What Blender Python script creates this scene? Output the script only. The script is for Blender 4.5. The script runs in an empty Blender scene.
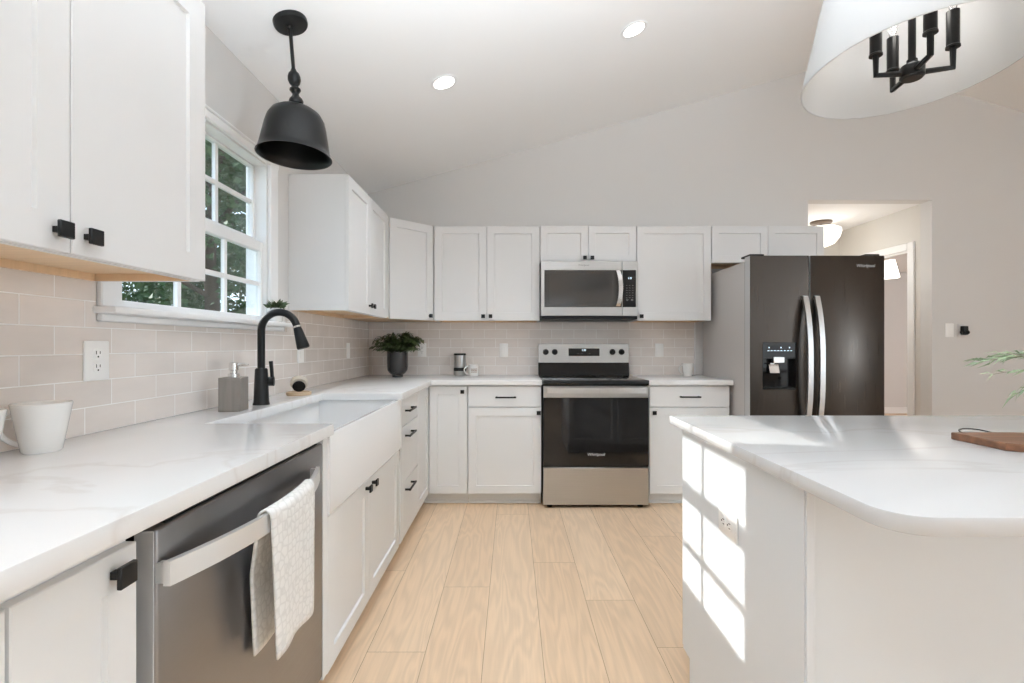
import bpy, bmesh, math, random
from mathutils import Vector, Matrix
random.seed(7)
R = math.radians
sc = bpy.context.scene
COL = sc.collection

# ------------------------------------------------------------------ camera
cam = bpy.data.cameras.new('camera')
cam.sensor_width = 36.0
cam.lens = 36.0 * 500 / 1024
cam.shift_y = 3.0 / 1024
cam.clip_start = 0.02
cam_o = bpy.data.objects.new('camera', cam)
cam_o.location = (0, 0, 1.171)
cam_o.rotation_euler = (R(90), 0, 0)
COL.objects.link(cam_o)
sc.camera = cam_o

# ------------------------------------------------------------------ world, sun, added fills, exposure
sc.view_settings.view_transform = 'Standard'
sc.view_settings.look = 'None'
sc.view_settings.gamma = 1.0
sc.view_settings.exposure = 0.03
sc.view_settings.use_curve_mapping = False
w = bpy.data.worlds.new('sky')
sc.world = w
w.use_nodes = True
nt = w.node_tree
nt.nodes.clear()
wo = nt.nodes.new('ShaderNodeOutputWorld')
bg = nt.nodes.new('ShaderNodeBackground')
tc = nt.nodes.new('ShaderNodeTexCoord')
sx = nt.nodes.new('ShaderNodeSeparateXYZ')
rp = nt.nodes.new('ShaderNodeValToRGB')
rp.color_ramp.elements[0].position = 0.0
rp.color_ramp.elements[0].color = (0.80, 0.88, 0.95, 1)
rp.color_ramp.elements[1].position = 0.7
rp.color_ramp.elements[1].color = (0.42, 0.62, 0.90, 1)
nt.links.new(tc.outputs['Generated'], sx.inputs[0])
nt.links.new(sx.outputs['Z'], rp.inputs[0])
nt.links.new(rp.outputs[0], bg.inputs['Color'])
bg.inputs['Strength'].default_value = 2.6
nt.links.new(bg.outputs[0], wo.inputs[0])


def light(name, kind, loc, energy, color=(1, 1, 1), direction=None, size=None, size_y=None, spot=None):
    l = bpy.data.lights.new(name, kind)
    l.energy = energy
    l.color = color
    if kind == 'AREA':
        l.shape = 'RECTANGLE' if size_y else 'DISK'
        l.size = size
        if size_y:
            l.size_y = size_y
    if kind in ('POINT', 'SPOT') and size:
        l.shadow_soft_size = size
    if kind == 'SPOT' and spot:
        l.spot_size = spot
        l.spot_blend = 1.0
    o = bpy.data.objects.new(name, l)
    o.location = loc
    if direction:
        o.rotation_euler = Vector(direction).to_track_quat('-Z', 'Y').to_euler()
    COL.objects.link(o)
    return o


SUN_DIR = (1.88, -0.285, -1.006)
s = light('sun', 'SUN', (-8, 3, 8), 5.5, (1.0, 0.97, 0.93), SUN_DIR)
s.data.angle = R(0.55)
# fill panels added at the windowless rear wall and the solid right wall
light('rear_fill_left', 'AREA', (0.2, -4.05, 1.25), 8, (0.70, 0.86, 1.0), (0, 1, 0.02), 2.5, 2.1)
light('rear_fill_right', 'AREA', (4.3, -4.05, 1.45), 8, (0.70, 0.86, 1.0), (0, 1, 0.02), 2.3, 1.5)
light('right_fill', 'AREA', (6.85, -2.75, 1.55), 125, (0.74, 0.88, 1.0), (-1, 0, 0.02), 1.5, 1.3)  # fill added at the solid right wall, for an assumed, unmodelled window
# unseen fill spot added beside the camera, bounced off the vaulted ceiling
light('bounce_fill', 'SPOT', (0.05, -0.15, 1.36), 770, (0.82, 0.915, 1.0), (0.02, 0.41, 1), 0.22, spot=R(112))
# spots of the two recessed lights in view, plus three unseen fills added
for dx, dy, dw in ((-0.392, 2.882, 48), (0.703, 2.882, 40), (0.703, 1.1, 5), (-0.392, -0.6, 62), (2.7, 1.1, 14)):
    dz = 2.45 + 0.28 * (min(dx, 2.7) + 1.224) - 0.03
    light('downlight', 'SPOT', (dx, dy, dz), dw, (0.84, 0.93, 1.0), (0.0, 0, -1), 0.10, spot=R(112))
sc.cycles.max_bounces = 16
sc.cycles.diffuse_bounces = 12
sc.cycles.glossy_bounces = 6
sc.cycles.transparent_max_bounces = 24

# ------------------------------------------------------------------ materials
MATS = {}


def mat(name, color, rough=0.5, metal=0.0, coat=0.0, spec=0.5, bump=None, noise=None, emit=None, estr=0.0, trans=0.0):
    m = bpy.data.materials.new(name)
    m.use_nodes = True
    n = m.node_tree.nodes
    L = m.node_tree.links
    p = n['Principled BSDF']
    p.inputs['Base Color'].default_value = (*color, 1)
    p.inputs['Roughness'].default_value = rough
    p.inputs['Metallic'].default_value = metal
    p.inputs['Coat Weight'].default_value = coat
    p.inputs['Coat Roughness'].default_value = 0.05
    p.inputs['Specular IOR Level'].default_value = spec
    p.inputs['Transmission Weight'].default_value = trans
    if emit:
        p.inputs['Emission Color'].default_value = (*emit, 1)
        p.inputs['Emission Strength'].default_value = estr
    co = n.new('ShaderNodeTexCoord')
    if noise:      # (scale vector, amount)
        mp = n.new('ShaderNodeMapping')
        mp.inputs['Scale'].default_value = noise[0]
        L.new(co.outputs['Object'], mp.inputs[0])
        t = n.new('ShaderNodeTexNoise')
        t.inputs['Scale'].default_value = 1.0
        t.inputs['Detail'].default_value = 4
        L.new(mp.outputs[0], t.inputs['Vector'])
        mx = n.new('ShaderNodeMix')
        mx.data_type = 'RGBA'
        a = noise[1]
        mx.inputs['A'].default_value = (*[c * (1 - a) for c in color], 1)
        mx.inputs['B'].default_value = (*[min(1, c * (1 + a)) for c in color], 1)
        L.new(t.outputs['Fac'], mx.inputs['Factor'])
        L.new(mx.outputs['Result'], p.inputs['Base Color'])
    if bump:       # (scale vector, strength, distance)
        mp = n.new('ShaderNodeMapping')
        mp.inputs['Scale'].default_value = bump[0]
        L.new(co.outputs['Object'], mp.inputs[0])
        t = n.new('ShaderNodeTexNoise')
        t.inputs['Scale'].default_value = 1.0
        t.inputs['Detail'].default_value = 3
        L.new(mp.outputs[0], t.inputs['Vector'])
        b = n.new('ShaderNodeBump')
        b.inputs['Strength'].default_value = bump[1]
        b.inputs['Distance'].default_value = bump[2]
        L.new(t.outputs['Fac'], b.inputs['Height'])
        L.new(b.outputs[0], p.inputs['Normal'])
    MATS[name] = m
    return m


def brushed(name, color, rough, stretch, amt=0.10):
    m = mat(name, color, rough, 1.0, noise=(stretch, amt))
    n = m.node_tree.nodes
    L = m.node_tree.links
    p = n['Principled BSDF']
    t = [x for x in n if x.type == 'TEX_NOISE'][0]
    mr = n.new('ShaderNodeMapRange')
    mr.inputs['To Min'].default_value = max(0.05, rough - 0.08)
    mr.inputs['To Max'].default_value = rough + 0.08
    L.new(t.outputs['Fac'], mr.inputs['Value'])
    L.new(mr.outputs[0], p.inputs['Roughness'])
    return m


M_WALL = mat('wall_paint', (0.675, 0.662, 0.648), 0.75, bump=((180, 180, 180), 0.08, 0.001))
M_CEIL = mat('ceiling_paint', (0.90, 0.90, 0.90), 0.85, bump=((150, 150, 150), 0.06, 0.001))
M_HALL = mat('hall_paint', (0.68, 0.655, 0.615), 0.8)
M_TRIM = mat('trim_white', (0.87, 0.87, 0.87), 0.4)
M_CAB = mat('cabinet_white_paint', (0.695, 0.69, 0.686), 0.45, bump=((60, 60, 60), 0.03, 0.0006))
M_CABB = mat('base_cabinet_white_cooled', (0.765, 0.778, 0.785), 0.42, bump=((60, 60, 60), 0.03, 0.0006))  # cabinet white with a cooler colour to cancel warm bounced light
M_ISL = mat('island_white_cooled', (0.745, 0.775, 0.80), 0.45, bump=((60, 60, 60), 0.03, 0.0006))  # same cabinet white, tinted cool to offset the warm bounce off the floor
M_MAPLE = mat('maple_veneer', (0.72, 0.52, 0.33), 0.5, noise=((60, 3, 3), 0.16))
M_MAPLE2 = mat('maple_edge', (0.55, 0.38, 0.22), 0.5, noise=((60, 3, 3), 0.16))
M_BLACK = mat('matte_black_metal', (0.010, 0.010, 0.010), 0.42, spec=0.28)
M_PEND = mat('satin_black_metal', (0.008, 0.008, 0.008), 0.30, spec=0.35)
M_BGLASS = mat('black_glass', (0.006, 0.006, 0.007), 0.04, spec=0.45, coat=0.10)
M_MGLASS = mat('smoked_glass', (0.045, 0.042, 0.040), 0.06, spec=0.8, coat=0.4)
M_COOK = mat('black_ceramic', (0.006, 0.006, 0.006), 0.12, spec=0.4)
M_DARK = mat('dark_plastic', (0.008, 0.008, 0.008), 0.45, spec=0.3)
M_STEEL = brushed('stainless_steel', (0.52, 0.515, 0.505), 0.32, (3, 3, 220))
M_STEELB = mat('bright_steel', (0.72, 0.71, 0.70), 0.25, 1.0)
M_HANDLE = brushed('handle_steel', (0.60, 0.59, 0.58), 0.38, (200, 3, 3), 0.05)
M_FRIDGE = brushed('dark_taupe_steel', (0.066, 0.055, 0.047), 0.30, (160, 160, 3), 0.04)
M_FSIDE = mat('grey_fridge_side', (0.53, 0.505, 0.49), 0.5, 0.2, bump=((250, 250, 250), 0.08, 0.0006))
M_DW = brushed('taupe_steel_dishwasher', (0.30, 0.295, 0.30), 0.33, (3, 3, 160), 0.04)
M_DWEDGE = mat('satin_grey_steel', (0.50, 0.50, 0.50), 0.5, 0.3)
M_DWBAR = mat('bright_handle_steel', (0.80, 0.80, 0.80), 0.35, 0.7)
M_CERAM = mat('white_ceramic', (0.80, 0.785, 0.76), 0.16, coat=0.3)
M_SINK = mat('sink_fireclay', (0.84, 0.84, 0.84), 0.12, coat=0.5)
M_PLATE = mat('white_plastic', (0.92, 0.915, 0.90), 0.3)
M_SHADEF = mat('white_linen', (0.54, 0.535, 0.528), 0.9, bump=((400, 400, 400), 0.1, 0.0006))
M_GREYWOOD = mat('grey_wood', (0.22, 0.195, 0.175), 0.55, noise=((90, 90, 4), 0.28))
M_BRUSHWOOD = mat('tan_wood', (0.52, 0.38, 0.25), 0.5, noise=((8, 60, 30), 0.2))
M_POT = mat('charcoal_glaze', (0.026, 0.025, 0.026), 0.22, coat=0.4)
M_LEAF = mat('dark_fern_leaf', (0.075, 0.105, 0.035), 0.5, noise=((25, 25, 25), 0.5))
M_LEAF2 = mat('sage_leaf', (0.30, 0.40, 0.25), 0.6, noise=((25, 25, 25), 0.3))
M_SUCC = mat('small_plant_leaf', (0.09, 0.13, 0.06), 0.55, noise=((40, 40, 40), 0.4))
M_STEM = mat('plant_stem', (0.16, 0.15, 0.07), 0.6)
M_SOIL = mat('soil', (0.05, 0.035, 0.025), 0.9)
M_LEAFT = mat('tree_leaf', (0.075, 0.13, 0.05), 0.6, noise=((0.8, 0.8, 0.8), 0.45))
M_BARK = mat('bark', (0.10, 0.075, 0.055), 0.85, bump=((9, 9, 2), 0.6, 0.03))
M_GRASS = mat('lawn', (0.06, 0.10, 0.035), 0.9, noise=((2, 2, 2), 0.4))
M_INK = mat('brown_print', (0.34, 0.20, 0.12), 0.4)
M_TEXTW = mat('white_print', (0.75, 0.75, 0.75), 0.4)
M_TEXTG = mat('grey_print', (0.35, 0.34, 0.33), 0.4, 0.6)
M_TEXTD = mat('dark_print', (0.16, 0.155, 0.15), 0.4)
M_LED = mat('display_glow', (0.6, 0.8, 1.0), 0.4, emit=(0.75, 0.9, 1.0), estr=2.0)
M_LAMP = mat('downlight_lens', (1, 1, 1), 0.5, emit=(1.0, 0.96, 0.90), estr=7.0)
M_GLOBE = mat('lit_opal_glass', (1, 1, 1), 0.4, emit=(1.0, 0.94, 0.84), estr=1.5)
M_BRONZE = mat('bronze_metal', (0.12, 0.09, 0.07), 0.35, 0.8)
M_FILAMENT = mat('clear_bulb_glass', (0.95, 0.95, 0.95), 0.05, trans=0.9)
M_OUTDOOR = mat('white_siding', (0.78, 0.78, 0.78), 0.6)


def glass_mat():
    m = bpy.data.materials.new('window_glass')
    m.use_nodes = True
    n = m.node_tree.nodes
    L = m.node_tree.links
    n.clear()
    o = n.new('ShaderNodeOutputMaterial')
    t = n.new('ShaderNodeBsdfTransparent')
    t.inputs[0].default_value = (0.93, 0.95, 0.95, 1)
    g = n.new('ShaderNodeBsdfGlossy')
    g.inputs['Roughness'].default_value = 0.02
    lw = n.new('ShaderNodeLayerWeight')
    lw.inputs['Blend'].default_value = 0.5
    pw = n.new('ShaderNodeMath')
    pw.operation = 'POWER'
    pw.inputs[1].default_value = 4.0
    L.new(lw.outputs['Facing'], pw.inputs[0])
    f = n.new('ShaderNodeMath')
    f.operation = 'MULTIPLY_ADD'
    f.inputs[1].default_value = 0.6
    f.inputs[2].default_value = 0.03
    L.new(pw.outputs[0], f.inputs[0])
    mx = n.new('ShaderNodeMixShader')
    L.new(f.outputs[0], mx.inputs[0])
    L.new(t.outputs[0], mx.inputs[1])
    L.new(g.outputs[0], mx.inputs[2])
    L.new(mx.outputs[0], o.inputs[0])
    return m


M_GLASS = glass_mat()


def linen_translucent():
    m = M_SHADEF
    n = m.node_tree.nodes
    L = m.node_tree.links
    p = n['Principled BSDF']
    t = n.new('ShaderNodeBsdfTranslucent')
    t.inputs[0].default_value = (0.9, 0.88, 0.85, 1)
    mx = n.new('ShaderNodeMixShader')
    mx.inputs[0].default_value = 0.18
    L.new(p.outputs[0], mx.inputs[1])
    L.new(t.outputs[0], mx.inputs[2])
    L.new(mx.outputs[0], n['Material Output'].inputs[0])


linen_translucent()


def tile_mat(name, axis, phase):
    m = bpy.data.materials.new(name)
    m.use_nodes = True
    n = m.node_tree.nodes
    L = m.node_tree.links
    p = n['Principled BSDF']
    co = n.new('ShaderNodeTexCoord')
    sp = n.new('ShaderNodeSeparateXYZ')
    L.new(co.outputs['Object'], sp.inputs[0])
    a = n.new('ShaderNodeMath')
    a.operation = 'SUBTRACT'
    a.inputs[1].default_value = phase
    L.new(sp.outputs[axis], a.inputs[0])
    b = n.new('ShaderNodeMath')
    b.operation = 'SUBTRACT'
    b.inputs[1].default_value = 0.914
    L.new(sp.outputs['Z'], b.inputs[0])
    cb = n.new('ShaderNodeCombineXYZ')
    L.new(a.outputs[0], cb.inputs[0])
    L.new(b.outputs[0], cb.inputs[1])
    br = n.new('ShaderNodeTexBrick')
    br.inputs['Scale'].default_value = 1.0
    br.inputs['Brick Width'].default_value = 0.19
    br.inputs['Row Height'].default_value = 0.0765
    br.inputs['Mortar Size'].default_value = 0.0017
    br.inputs['Mortar Smooth'].default_value = 0.3
    br.inputs['Bias'].default_value = 0.0
    br.inputs['Color1'].default_value = (0.735, 0.675, 0.63, 1)
    br.inputs['Color2'].default_value = (0.785, 0.725, 0.68, 1)
    br.inputs['Mortar'].default_value = (0.91, 0.90, 0.885, 1)
    L.new(cb.outputs[0], br.inputs['Vector'])
    ns = n.new('ShaderNodeTexNoise')
    ns.inputs['Scale'].default_value = 14
    ns.inputs['Detail'].default_value = 3
    mpn = n.new('ShaderNodeMapping')
    mpn.inputs['Scale'].default_value = (0.35, 1.0, 1.0)
    L.new(cb.outputs[0], mpn.inputs[0])
    L.new(mpn.outputs[0], ns.inputs['Vector'])
    mr = n.new('ShaderNodeMapRange')
    mr.inputs['To Min'].default_value = 0.90
    mr.inputs['To Max'].default_value = 1.10
    L.new(ns.outputs['Fac'], mr.inputs['Value'])
    vm = n.new('ShaderNodeVectorMath')
    vm.operation = 'SCALE'
    L.new(br.outputs['Color'], vm.inputs[0])
    L.new(mr.outputs[0], vm.inputs['Scale'])
    L.new(vm.outputs[0], p.inputs['Base Color'])
    inv = n.new('ShaderNodeMath')
    inv.operation = 'SUBTRACT'
    inv.inputs[0].default_value = 1.0
    L.new(br.outputs['Fac'], inv.inputs[1])
    ad = n.new('ShaderNodeMath')
    ad.operation = 'MULTIPLY_ADD'
    ad.inputs[1].default_value = 0.5
    L.new(ns.outputs['Fac'], ad.inputs[0])
    L.new(inv.outputs[0], ad.inputs[2])
    bp = n.new('ShaderNodeBump')
    bp.inputs['Strength'].default_value = 0.35
    bp.inputs['Distance'].default_value = 0.0015
    L.new(ad.outputs[0], bp.inputs['Height'])
    L.new(bp.outputs[0], p.inputs['Normal'])
    mr2 = n.new('ShaderNodeMapRange')
    mr2.inputs['To Min'].default_value = 0.16
    mr2.inputs['To Max'].default_value = 0.7
    L.new(br.outputs['Fac'], mr2.inputs['Value'])
    L.new(mr2.outputs[0], p.inputs['Roughness'])
    return m


M_TILE_L = tile_mat('greige_tile_left', 'Y', 0.1883)
M_TILE_B = tile_mat('greige_tile_back', 'X', 0.05)


def quartz(name, k):
    m = mat(name, (0.82, 0.81, 0.80), 0.17, spec=0.4, coat=0.08)
    n = m.node_tree.nodes
    L = m.node_tree.links
    p = n['Principled BSDF']
    co = n.new('ShaderNodeTexCoord')
    mp = n.new('ShaderNodeMapping')
    mp.inputs['Rotation'].default_value = (0, 0, 0.5)
    mp.inputs['Scale'].default_value = (1.0, 2.6, 1.0)
    L.new(co.outputs['Object'], mp.inputs[0])
    ns = n.new('ShaderNodeTexNoise')
    ns.inputs['Scale'].default_value = 0.75
    ns.inputs['Detail'].default_value = 7
    ns.inputs['Distortion'].default_value = 1.1
    L.new(mp.outputs[0], ns.inputs['Vector'])
    a = n.new('ShaderNodeMath')
    a.operation = 'SUBTRACT'
    a.inputs[1].default_value = 0.5
    L.new(ns.outputs['Fac'], a.inputs[0])
    b = n.new('ShaderNodeMath')
    b.operation = 'ABSOLUTE'
    L.new(a.outputs[0], b.inputs[0])
    r = n.new('ShaderNodeValToRGB')
    r.color_ramp.elements[0].position = 0.0
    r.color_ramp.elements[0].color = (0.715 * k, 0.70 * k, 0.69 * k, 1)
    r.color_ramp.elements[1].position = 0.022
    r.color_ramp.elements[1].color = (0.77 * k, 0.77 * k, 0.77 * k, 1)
    L.new(b.outputs[0], r.inputs[0])
    L.new(r.outputs[0], p.inputs['Base Color'])
    return m


M_QUARTZ = quartz('white_quartz', 1.0)
M_QUARTZ_ISL = quartz('island_quartz_toned_down', 0.80)  # same quartz, colour darkened because the island top is overlit


def oak_floor():
    m = mat('light_oak_planks', (0.66, 0.47, 0.31), 0.42)
    n = m.node_tree.nodes
    L = m.node_tree.links
    p = n['Principled BSDF']
    at = n.new('ShaderNodeAttribute')
    at.attribute_name = 'plank'
    co = n.new('ShaderNodeTexCoord')
    off = n.new('ShaderNodeVectorMath')
    off.operation = 'MULTIPLY_ADD'
    off.inputs[1].default_value = (9.0, 37.0, 5.0)
    L.new(at.outputs['Color'], off.inputs[0])
    L.new(co.outputs['Object'], off.inputs[2])
    mp = n.new('ShaderNodeMapping')
    mp.inputs['Scale'].default_value = (1.0, 0.11, 1.0)
    L.new(off.outputs[0], mp.inputs[0])
    wv = n.new('ShaderNodeTexNoise')
    wv.inputs['Scale'].default_value = 9.0
    wv.inputs['Detail'].default_value = 2
    wv.inputs['Distortion'].default_value = 0.4
    L.new(mp.outputs[0], wv.inputs['Vector'])
    mul = n.new('ShaderNodeMath')
    mul.operation = 'MULTIPLY'
    mul.inputs[1].default_value = 62.0
    L.new(wv.outputs['Fac'], mul.inputs[0])
    sn = n.new('ShaderNodeMath')
    sn.operation = 'SINE'
    L.new(mul.outputs[0], sn.inputs[0])
    mp2 = n.new('ShaderNodeMapping')
    mp2.inputs['Scale'].default_value = (1.0, 0.03, 1.0)
    L.new(off.outputs[0], mp2.inputs[0])
    fine = n.new('ShaderNodeTexNoise')
    fine.inputs['Scale'].default_value = 130.0
    fine.inputs['Detail'].default_value = 3
    L.new(mp2.outputs[0], fine.inputs['Vector'])
    r = n.new('ShaderNodeMapRange')
    r.inputs['From Min'].default_value = -1
    r.inputs['To Min'].default_value = 0.93
    r.inputs['To Max'].default_value = 1.03
    L.new(sn.outputs[0], r.inputs['Value'])
    r2 = n.new('ShaderNodeMapRange')
    r2.inputs['To Min'].default_value = 0.90
    r2.inputs['To Max'].default_value = 1.09
    L.new(fine.outputs['Fac'], r2.inputs['Value'])
    m1 = n.new('ShaderNodeMath')
    m1.operation = 'MULTIPLY'
    L.new(r.outputs[0], m1.inputs[0])
    L.new(r2.outputs[0], m1.inputs[1])
    sp = n.new('ShaderNodeSeparateColor')
    L.new(at.outputs['Color'], sp.inputs[0])
    mx = n.new('ShaderNodeMix')
    mx.data_type = 'RGBA'
    mx.inputs['A'].default_value = (0.70, 0.505, 0.335, 1)
    mx.inputs['B'].default_value = (0.76, 0.57, 0.395, 1)
    L.new(sp.outputs[1], mx.inputs['Factor'])
    vs = n.new('ShaderNodeVectorMath')
    vs.operation = 'SCALE'
    L.new(mx.outputs['Result'], vs.inputs[0])
    L.new(m1.outputs[0], vs.inputs['Scale'])
    L.new(vs.outputs[0], p.inputs['Base Color'])
    return m


M_FLOOR = oak_floor()
M_GAP = mat('floor_joint', (0.22, 0.14, 0.08), 0.8)


def towel_mat():
    m = mat('waffle_cotton', (0.76, 0.755, 0.74), 0.95)
    n = m.node_tree.nodes
    L = m.node_tree.links
    p = n['Principled BSDF']
    uv = n.new('ShaderNodeUVMap')
    v = n.new('ShaderNodeTexVoronoi')
    v.feature = 'DISTANCE_TO_EDGE'
    v.inputs['Scale'].default_value = 46
    v.inputs['Randomness'].default_value = 0.55
    L.new(uv.outputs[0], v.inputs['Vector'])
    r = n.new('ShaderNodeValToRGB')
    r.color_ramp.elements[0].position = 0.02
    r.color_ramp.elements[0].color = (0.70, 0.695, 0.68, 1)
    r.color_ramp.elements[1].position = 0.16
    r.color_ramp.elements[1].color = (0.80, 0.795, 0.78, 1)
    L.new(v.outputs['Distance'], r.inputs[0])
    L.new(r.outputs[0], p.inputs['Base Color'])
    b = n.new('ShaderNodeBump')
    b.inputs['Strength'].default_value = 0.8
    b.inputs['Distance'].default_value = 0.003
    L.new(v.outputs['Distance'], b.inputs['Height'])
    L.new(b.outputs[0], p.inputs['Normal'])
    return m


M_TOWEL = towel_mat()


def walnut():
    m = mat('acacia_wood', (0.17, 0.075, 0.038), 0.38, noise=((3, 45, 45), 0.9))
    return m


M_BOARD = walnut()


# ------------------------------------------------------------------ mesh helpers
class MB:
    def __init__(self):
        self.bm = bmesh.new()

    def box(self, x0, x1, y0, y1, z0, z1, bev=0.0, seg=1):
        bm = self.bm
        vs = [bm.verts.new((x, y, z)) for z in (z0, z1) for y in (y0, y1) for x in (x0, x1)]
        f = [(0, 2, 3, 1), (4, 5, 7, 6), (0, 1, 5, 4), (2, 6, 7, 3), (0, 4, 6, 2), (1, 3, 7, 5)]
        fs = [bm.faces.new([vs[i] for i in q]) for q in f]
        if bev > 0:
            es = list({e for q in fs for e in q.edges})
            bmesh.ops.bevel(bm, geom=es, offset=bev, segments=seg, affect='EDGES', profile=0.5)
        return self

    def prism(self, poly, a0, a1, axis='z', bev=0.0, seg=2, bev_top_only=False):
        bm = self.bm

        def P(u, v, a):
            return {'z': (u, v, a), 'y': (u, a, v), 'x': (a, u, v)}[axis]
        lo = [bm.verts.new(P(u, v, a0)) for u, v in poly]
        hi = [bm.verts.new(P(u, v, a1)) for u, v in poly]
        n = len(poly)
        fs = [bm.faces.new(lo[::-1]), bm.faces.new(hi)]
        for i in range(n):
            j = (i + 1) % n
            fs.append(bm.faces.new((lo[i], lo[j], hi[j], hi[i])))
        bmesh.ops.recalc_face_normals(bm, faces=fs)
        if bev > 0:
            es = [e for e in fs[1].edges] + ([] if bev_top_only else [e for e in fs[0].edges])
            bmesh.ops.bevel(bm, geom=es, offset=bev, segments=seg, affect='EDGES', profile=0.5)
        return self

    def lathe(self, prof, loc=(0, 0, 0), seg=32, axis='z', tilt=None, squash=1.0):
        """prof: list of (radius, height); closed at poles when radius is 0"""
        bm = self.bm
        rings = []
        M = Matrix.Translation(loc)
        if tilt is not None:
            M = M @ tilt
        if axis == 'x':
            M = M @ Matrix.Rotation(R(90), 4, 'Y')
        elif axis == 'y':
            M = M @ Matrix.Rotation(R(90), 4, 'X')
        for r, h in prof:
            if r <= 1e-6:
                rings.append([bm.verts.new(M @ Vector((0, 0, h)))])
            else:
                rings.append([bm.verts.new(M @ Vector((r * math.cos(2 * math.pi * k / seg), squash * r * math.sin(2 * math.pi * k / seg), h))) for k in range(seg)])
        for a, b in zip(rings, rings[1:]):
            for k in range(seg):
                k2 = (k + 1) % seg
                if len(a) == 1 and len(b) == 1:
                    continue
                if len(a) == 1:
                    f = bm.faces.new((a[0], b[k2], b[k]))
                elif len(b) == 1:
                    f = bm.faces.new((a[k], a[k2], b[0]))
                else:
                    f = bm.faces.new((a[k], a[k2], b[k2], b[k]))
                f.smooth = True
        return self

    def cyl(self, p0, p1, r0, r1=None, seg=20, cap=True):
        r1 = r0 if r1 is None else r1
        return self.tube([p0, p1], [r0, r1], seg, cap)

    def tube(self, pts, rad, seg=14, cap=True, flat=None):
        """flat: (a,b) half sizes of a rectangular section instead of round"""
        bm = self.bm
        pts = [Vector(p) for p in pts]
        if not isinstance(rad, (list, tuple)):
            rad = [rad] * len(pts)
        rings = []
        up = None
        for i, p in enumerate(pts):
            if i == 0:
                t = pts[1] - pts[0]
            elif i == len(pts) - 1:
                t = pts[-1] - pts[-2]
            else:
                t = (pts[i] - pts[i - 1]).normalized() + (pts[i + 1] - pts[i]).normalized()
            t.normalize()
            if up is None:
                ref = Vector((0, 0, 1)) if abs(t.z) < 0.9 else Vector((0, 1, 0))
                up = (ref - t * ref.dot(t)).normalized()
            else:
                up = (up - t * up.dot(t)).normalized()
            sd = t.cross(up)
            r = rad[i]
            rings.append([bm.verts.new(p + up * (r * math.sin(2 * math.pi * k / seg)) + sd * (r * math.cos(2 * math.pi * k / seg))) for k in range(seg)])
        for a, b in zip(rings, rings[1:]):
            for k in range(seg):
                k2 = (k + 1) % seg
                f = bm.faces.new((a[k], b[k], b[k2], a[k2]))
                f.smooth = True
        if cap:
            bm.faces.new(rings[0])
            bm.faces.new(rings[-1][::-1])
        return self

    def ribbon(self, pts, w, axis, t, normal_axis):
        """rectangular bar swept along pts; half-width w along 'axis', half-thickness t along 'normal_axis' (vectors)"""
        bm = self.bm
        A = Vector(axis) * w
        N = Vector(normal_axis) * t
        rings = [[bm.verts.new(Vector(p) + q) for q in (A + N, A - N, -A - N, -A + N)] for p in pts]
        fs = []
        for a, b in zip(rings, rings[1:]):
            for k in range(4):
                fs.append(bm.faces.new((a[k], b[k], b[(k + 1) % 4], a[(k + 1) % 4])))
        fs.append(bm.faces.new(rings[0]))
        fs.append(bm.faces.new(rings[-1][::-1]))
        bmesh.ops.recalc_face_normals(bm, faces=fs)
        return self

    def framed(self, x0, x1, z0, z1, hx0, hx1, hz0, hz1, y0=0.0, t=0.019, rec=0.009, c=0.0018, ch=0.002):
        """a board standing in xz whose front (towards -y) has a rectangular recess; used for shaker doors"""
        bm = self.bm

        def ring(a, b, c_, d, y):
            return [bm.verts.new(v) for v in ((a, y, c_), (b, y, c_), (b, y, d), (a, y, d))]
        rs = [ring(x0, x1, z0, z1, y0 + t), ring(x0, x1, z0, z1, y0 + c), ring(x0 + c, x1 - c, z0 + c, z1 - c, y0),
              ring(hx0, hx1, hz0, hz1, y0), ring(hx0 + ch, hx1 - ch, hz0 + ch, hz1 - ch, y0 + rec)]
        fs = [bm.faces.new(rs[0][::-1]), bm.faces.new(rs[-1])]
        for a, b in zip(rs, rs[1:]):
            for k in range(4):
                k2 = (k + 1) % 4
                fs.append(bm.faces.new((a[k], a[k2], b[k2], b[k])))
        bmesh.ops.recalc_face_normals(bm, faces=fs)
        return self

    def shaker(self, x0, x1, z0, z1, rail=0.06, y0=0.0, t=0.019, rec=0.009):
        return self.framed(x0, x1, z0, z1, x0 + rail, x1 - rail, z0 + rail, z1 - rail, y0, t, rec)

    def leaf(self, base, d, length, width, nrm=None, bend=0.25):
        """pointed leaf of two folded halves"""
        bm = self.bm
        d = Vector(d).normalized()
        n = Vector(nrm) if nrm else Vector((random.uniform(-1, 1), random.uniform(-1, 1), random.uniform(0.2, 1)))
        s_ = d.cross(n)
        if s_.length < 1e-3:
            s_ = d.cross(Vector((1, 0, 0)))
        s_.normalize()
        n = s_.cross(d).normalized()
        b = Vector(base)
        mid = b + d * length * 0.45 + n * length * bend * 0.5
        tip = b + d * length - Vector((0, 0, 1)) * length * bend * 0.4
        v = [bm.verts.new(q) for q in (b, mid + s_ * width / 2, tip, mid - s_ * width / 2, mid - n * width * 0.12)]
        bm.faces.new((v[0], v[1], v[4]))
        bm.faces.new((v[1], v[2], v[4]))
        bm.faces.new((v[0], v[4], v[3]))
        bm.faces.new((v[4], v[2], v[3]))
        return self

    def build(self, name, material, parent=None, loc=(0, 0, 0), rot=(0, 0, 0)):
        me = bpy.data.meshes.new(name)
        self.bm.to_mesh(me)
        self.bm.free()
        me.set_sharp_from_angle(angle=R(38))
        mats = material if isinstance(material, (list, tuple)) else [material]
        for m in mats:
            me.materials.append(m)
        o = bpy.data.objects.new(name, me)
        o.location = loc
        o.rotation_euler = rot
        COL.objects.link(o)
        if parent:
            o.parent = parent
        return o


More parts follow.
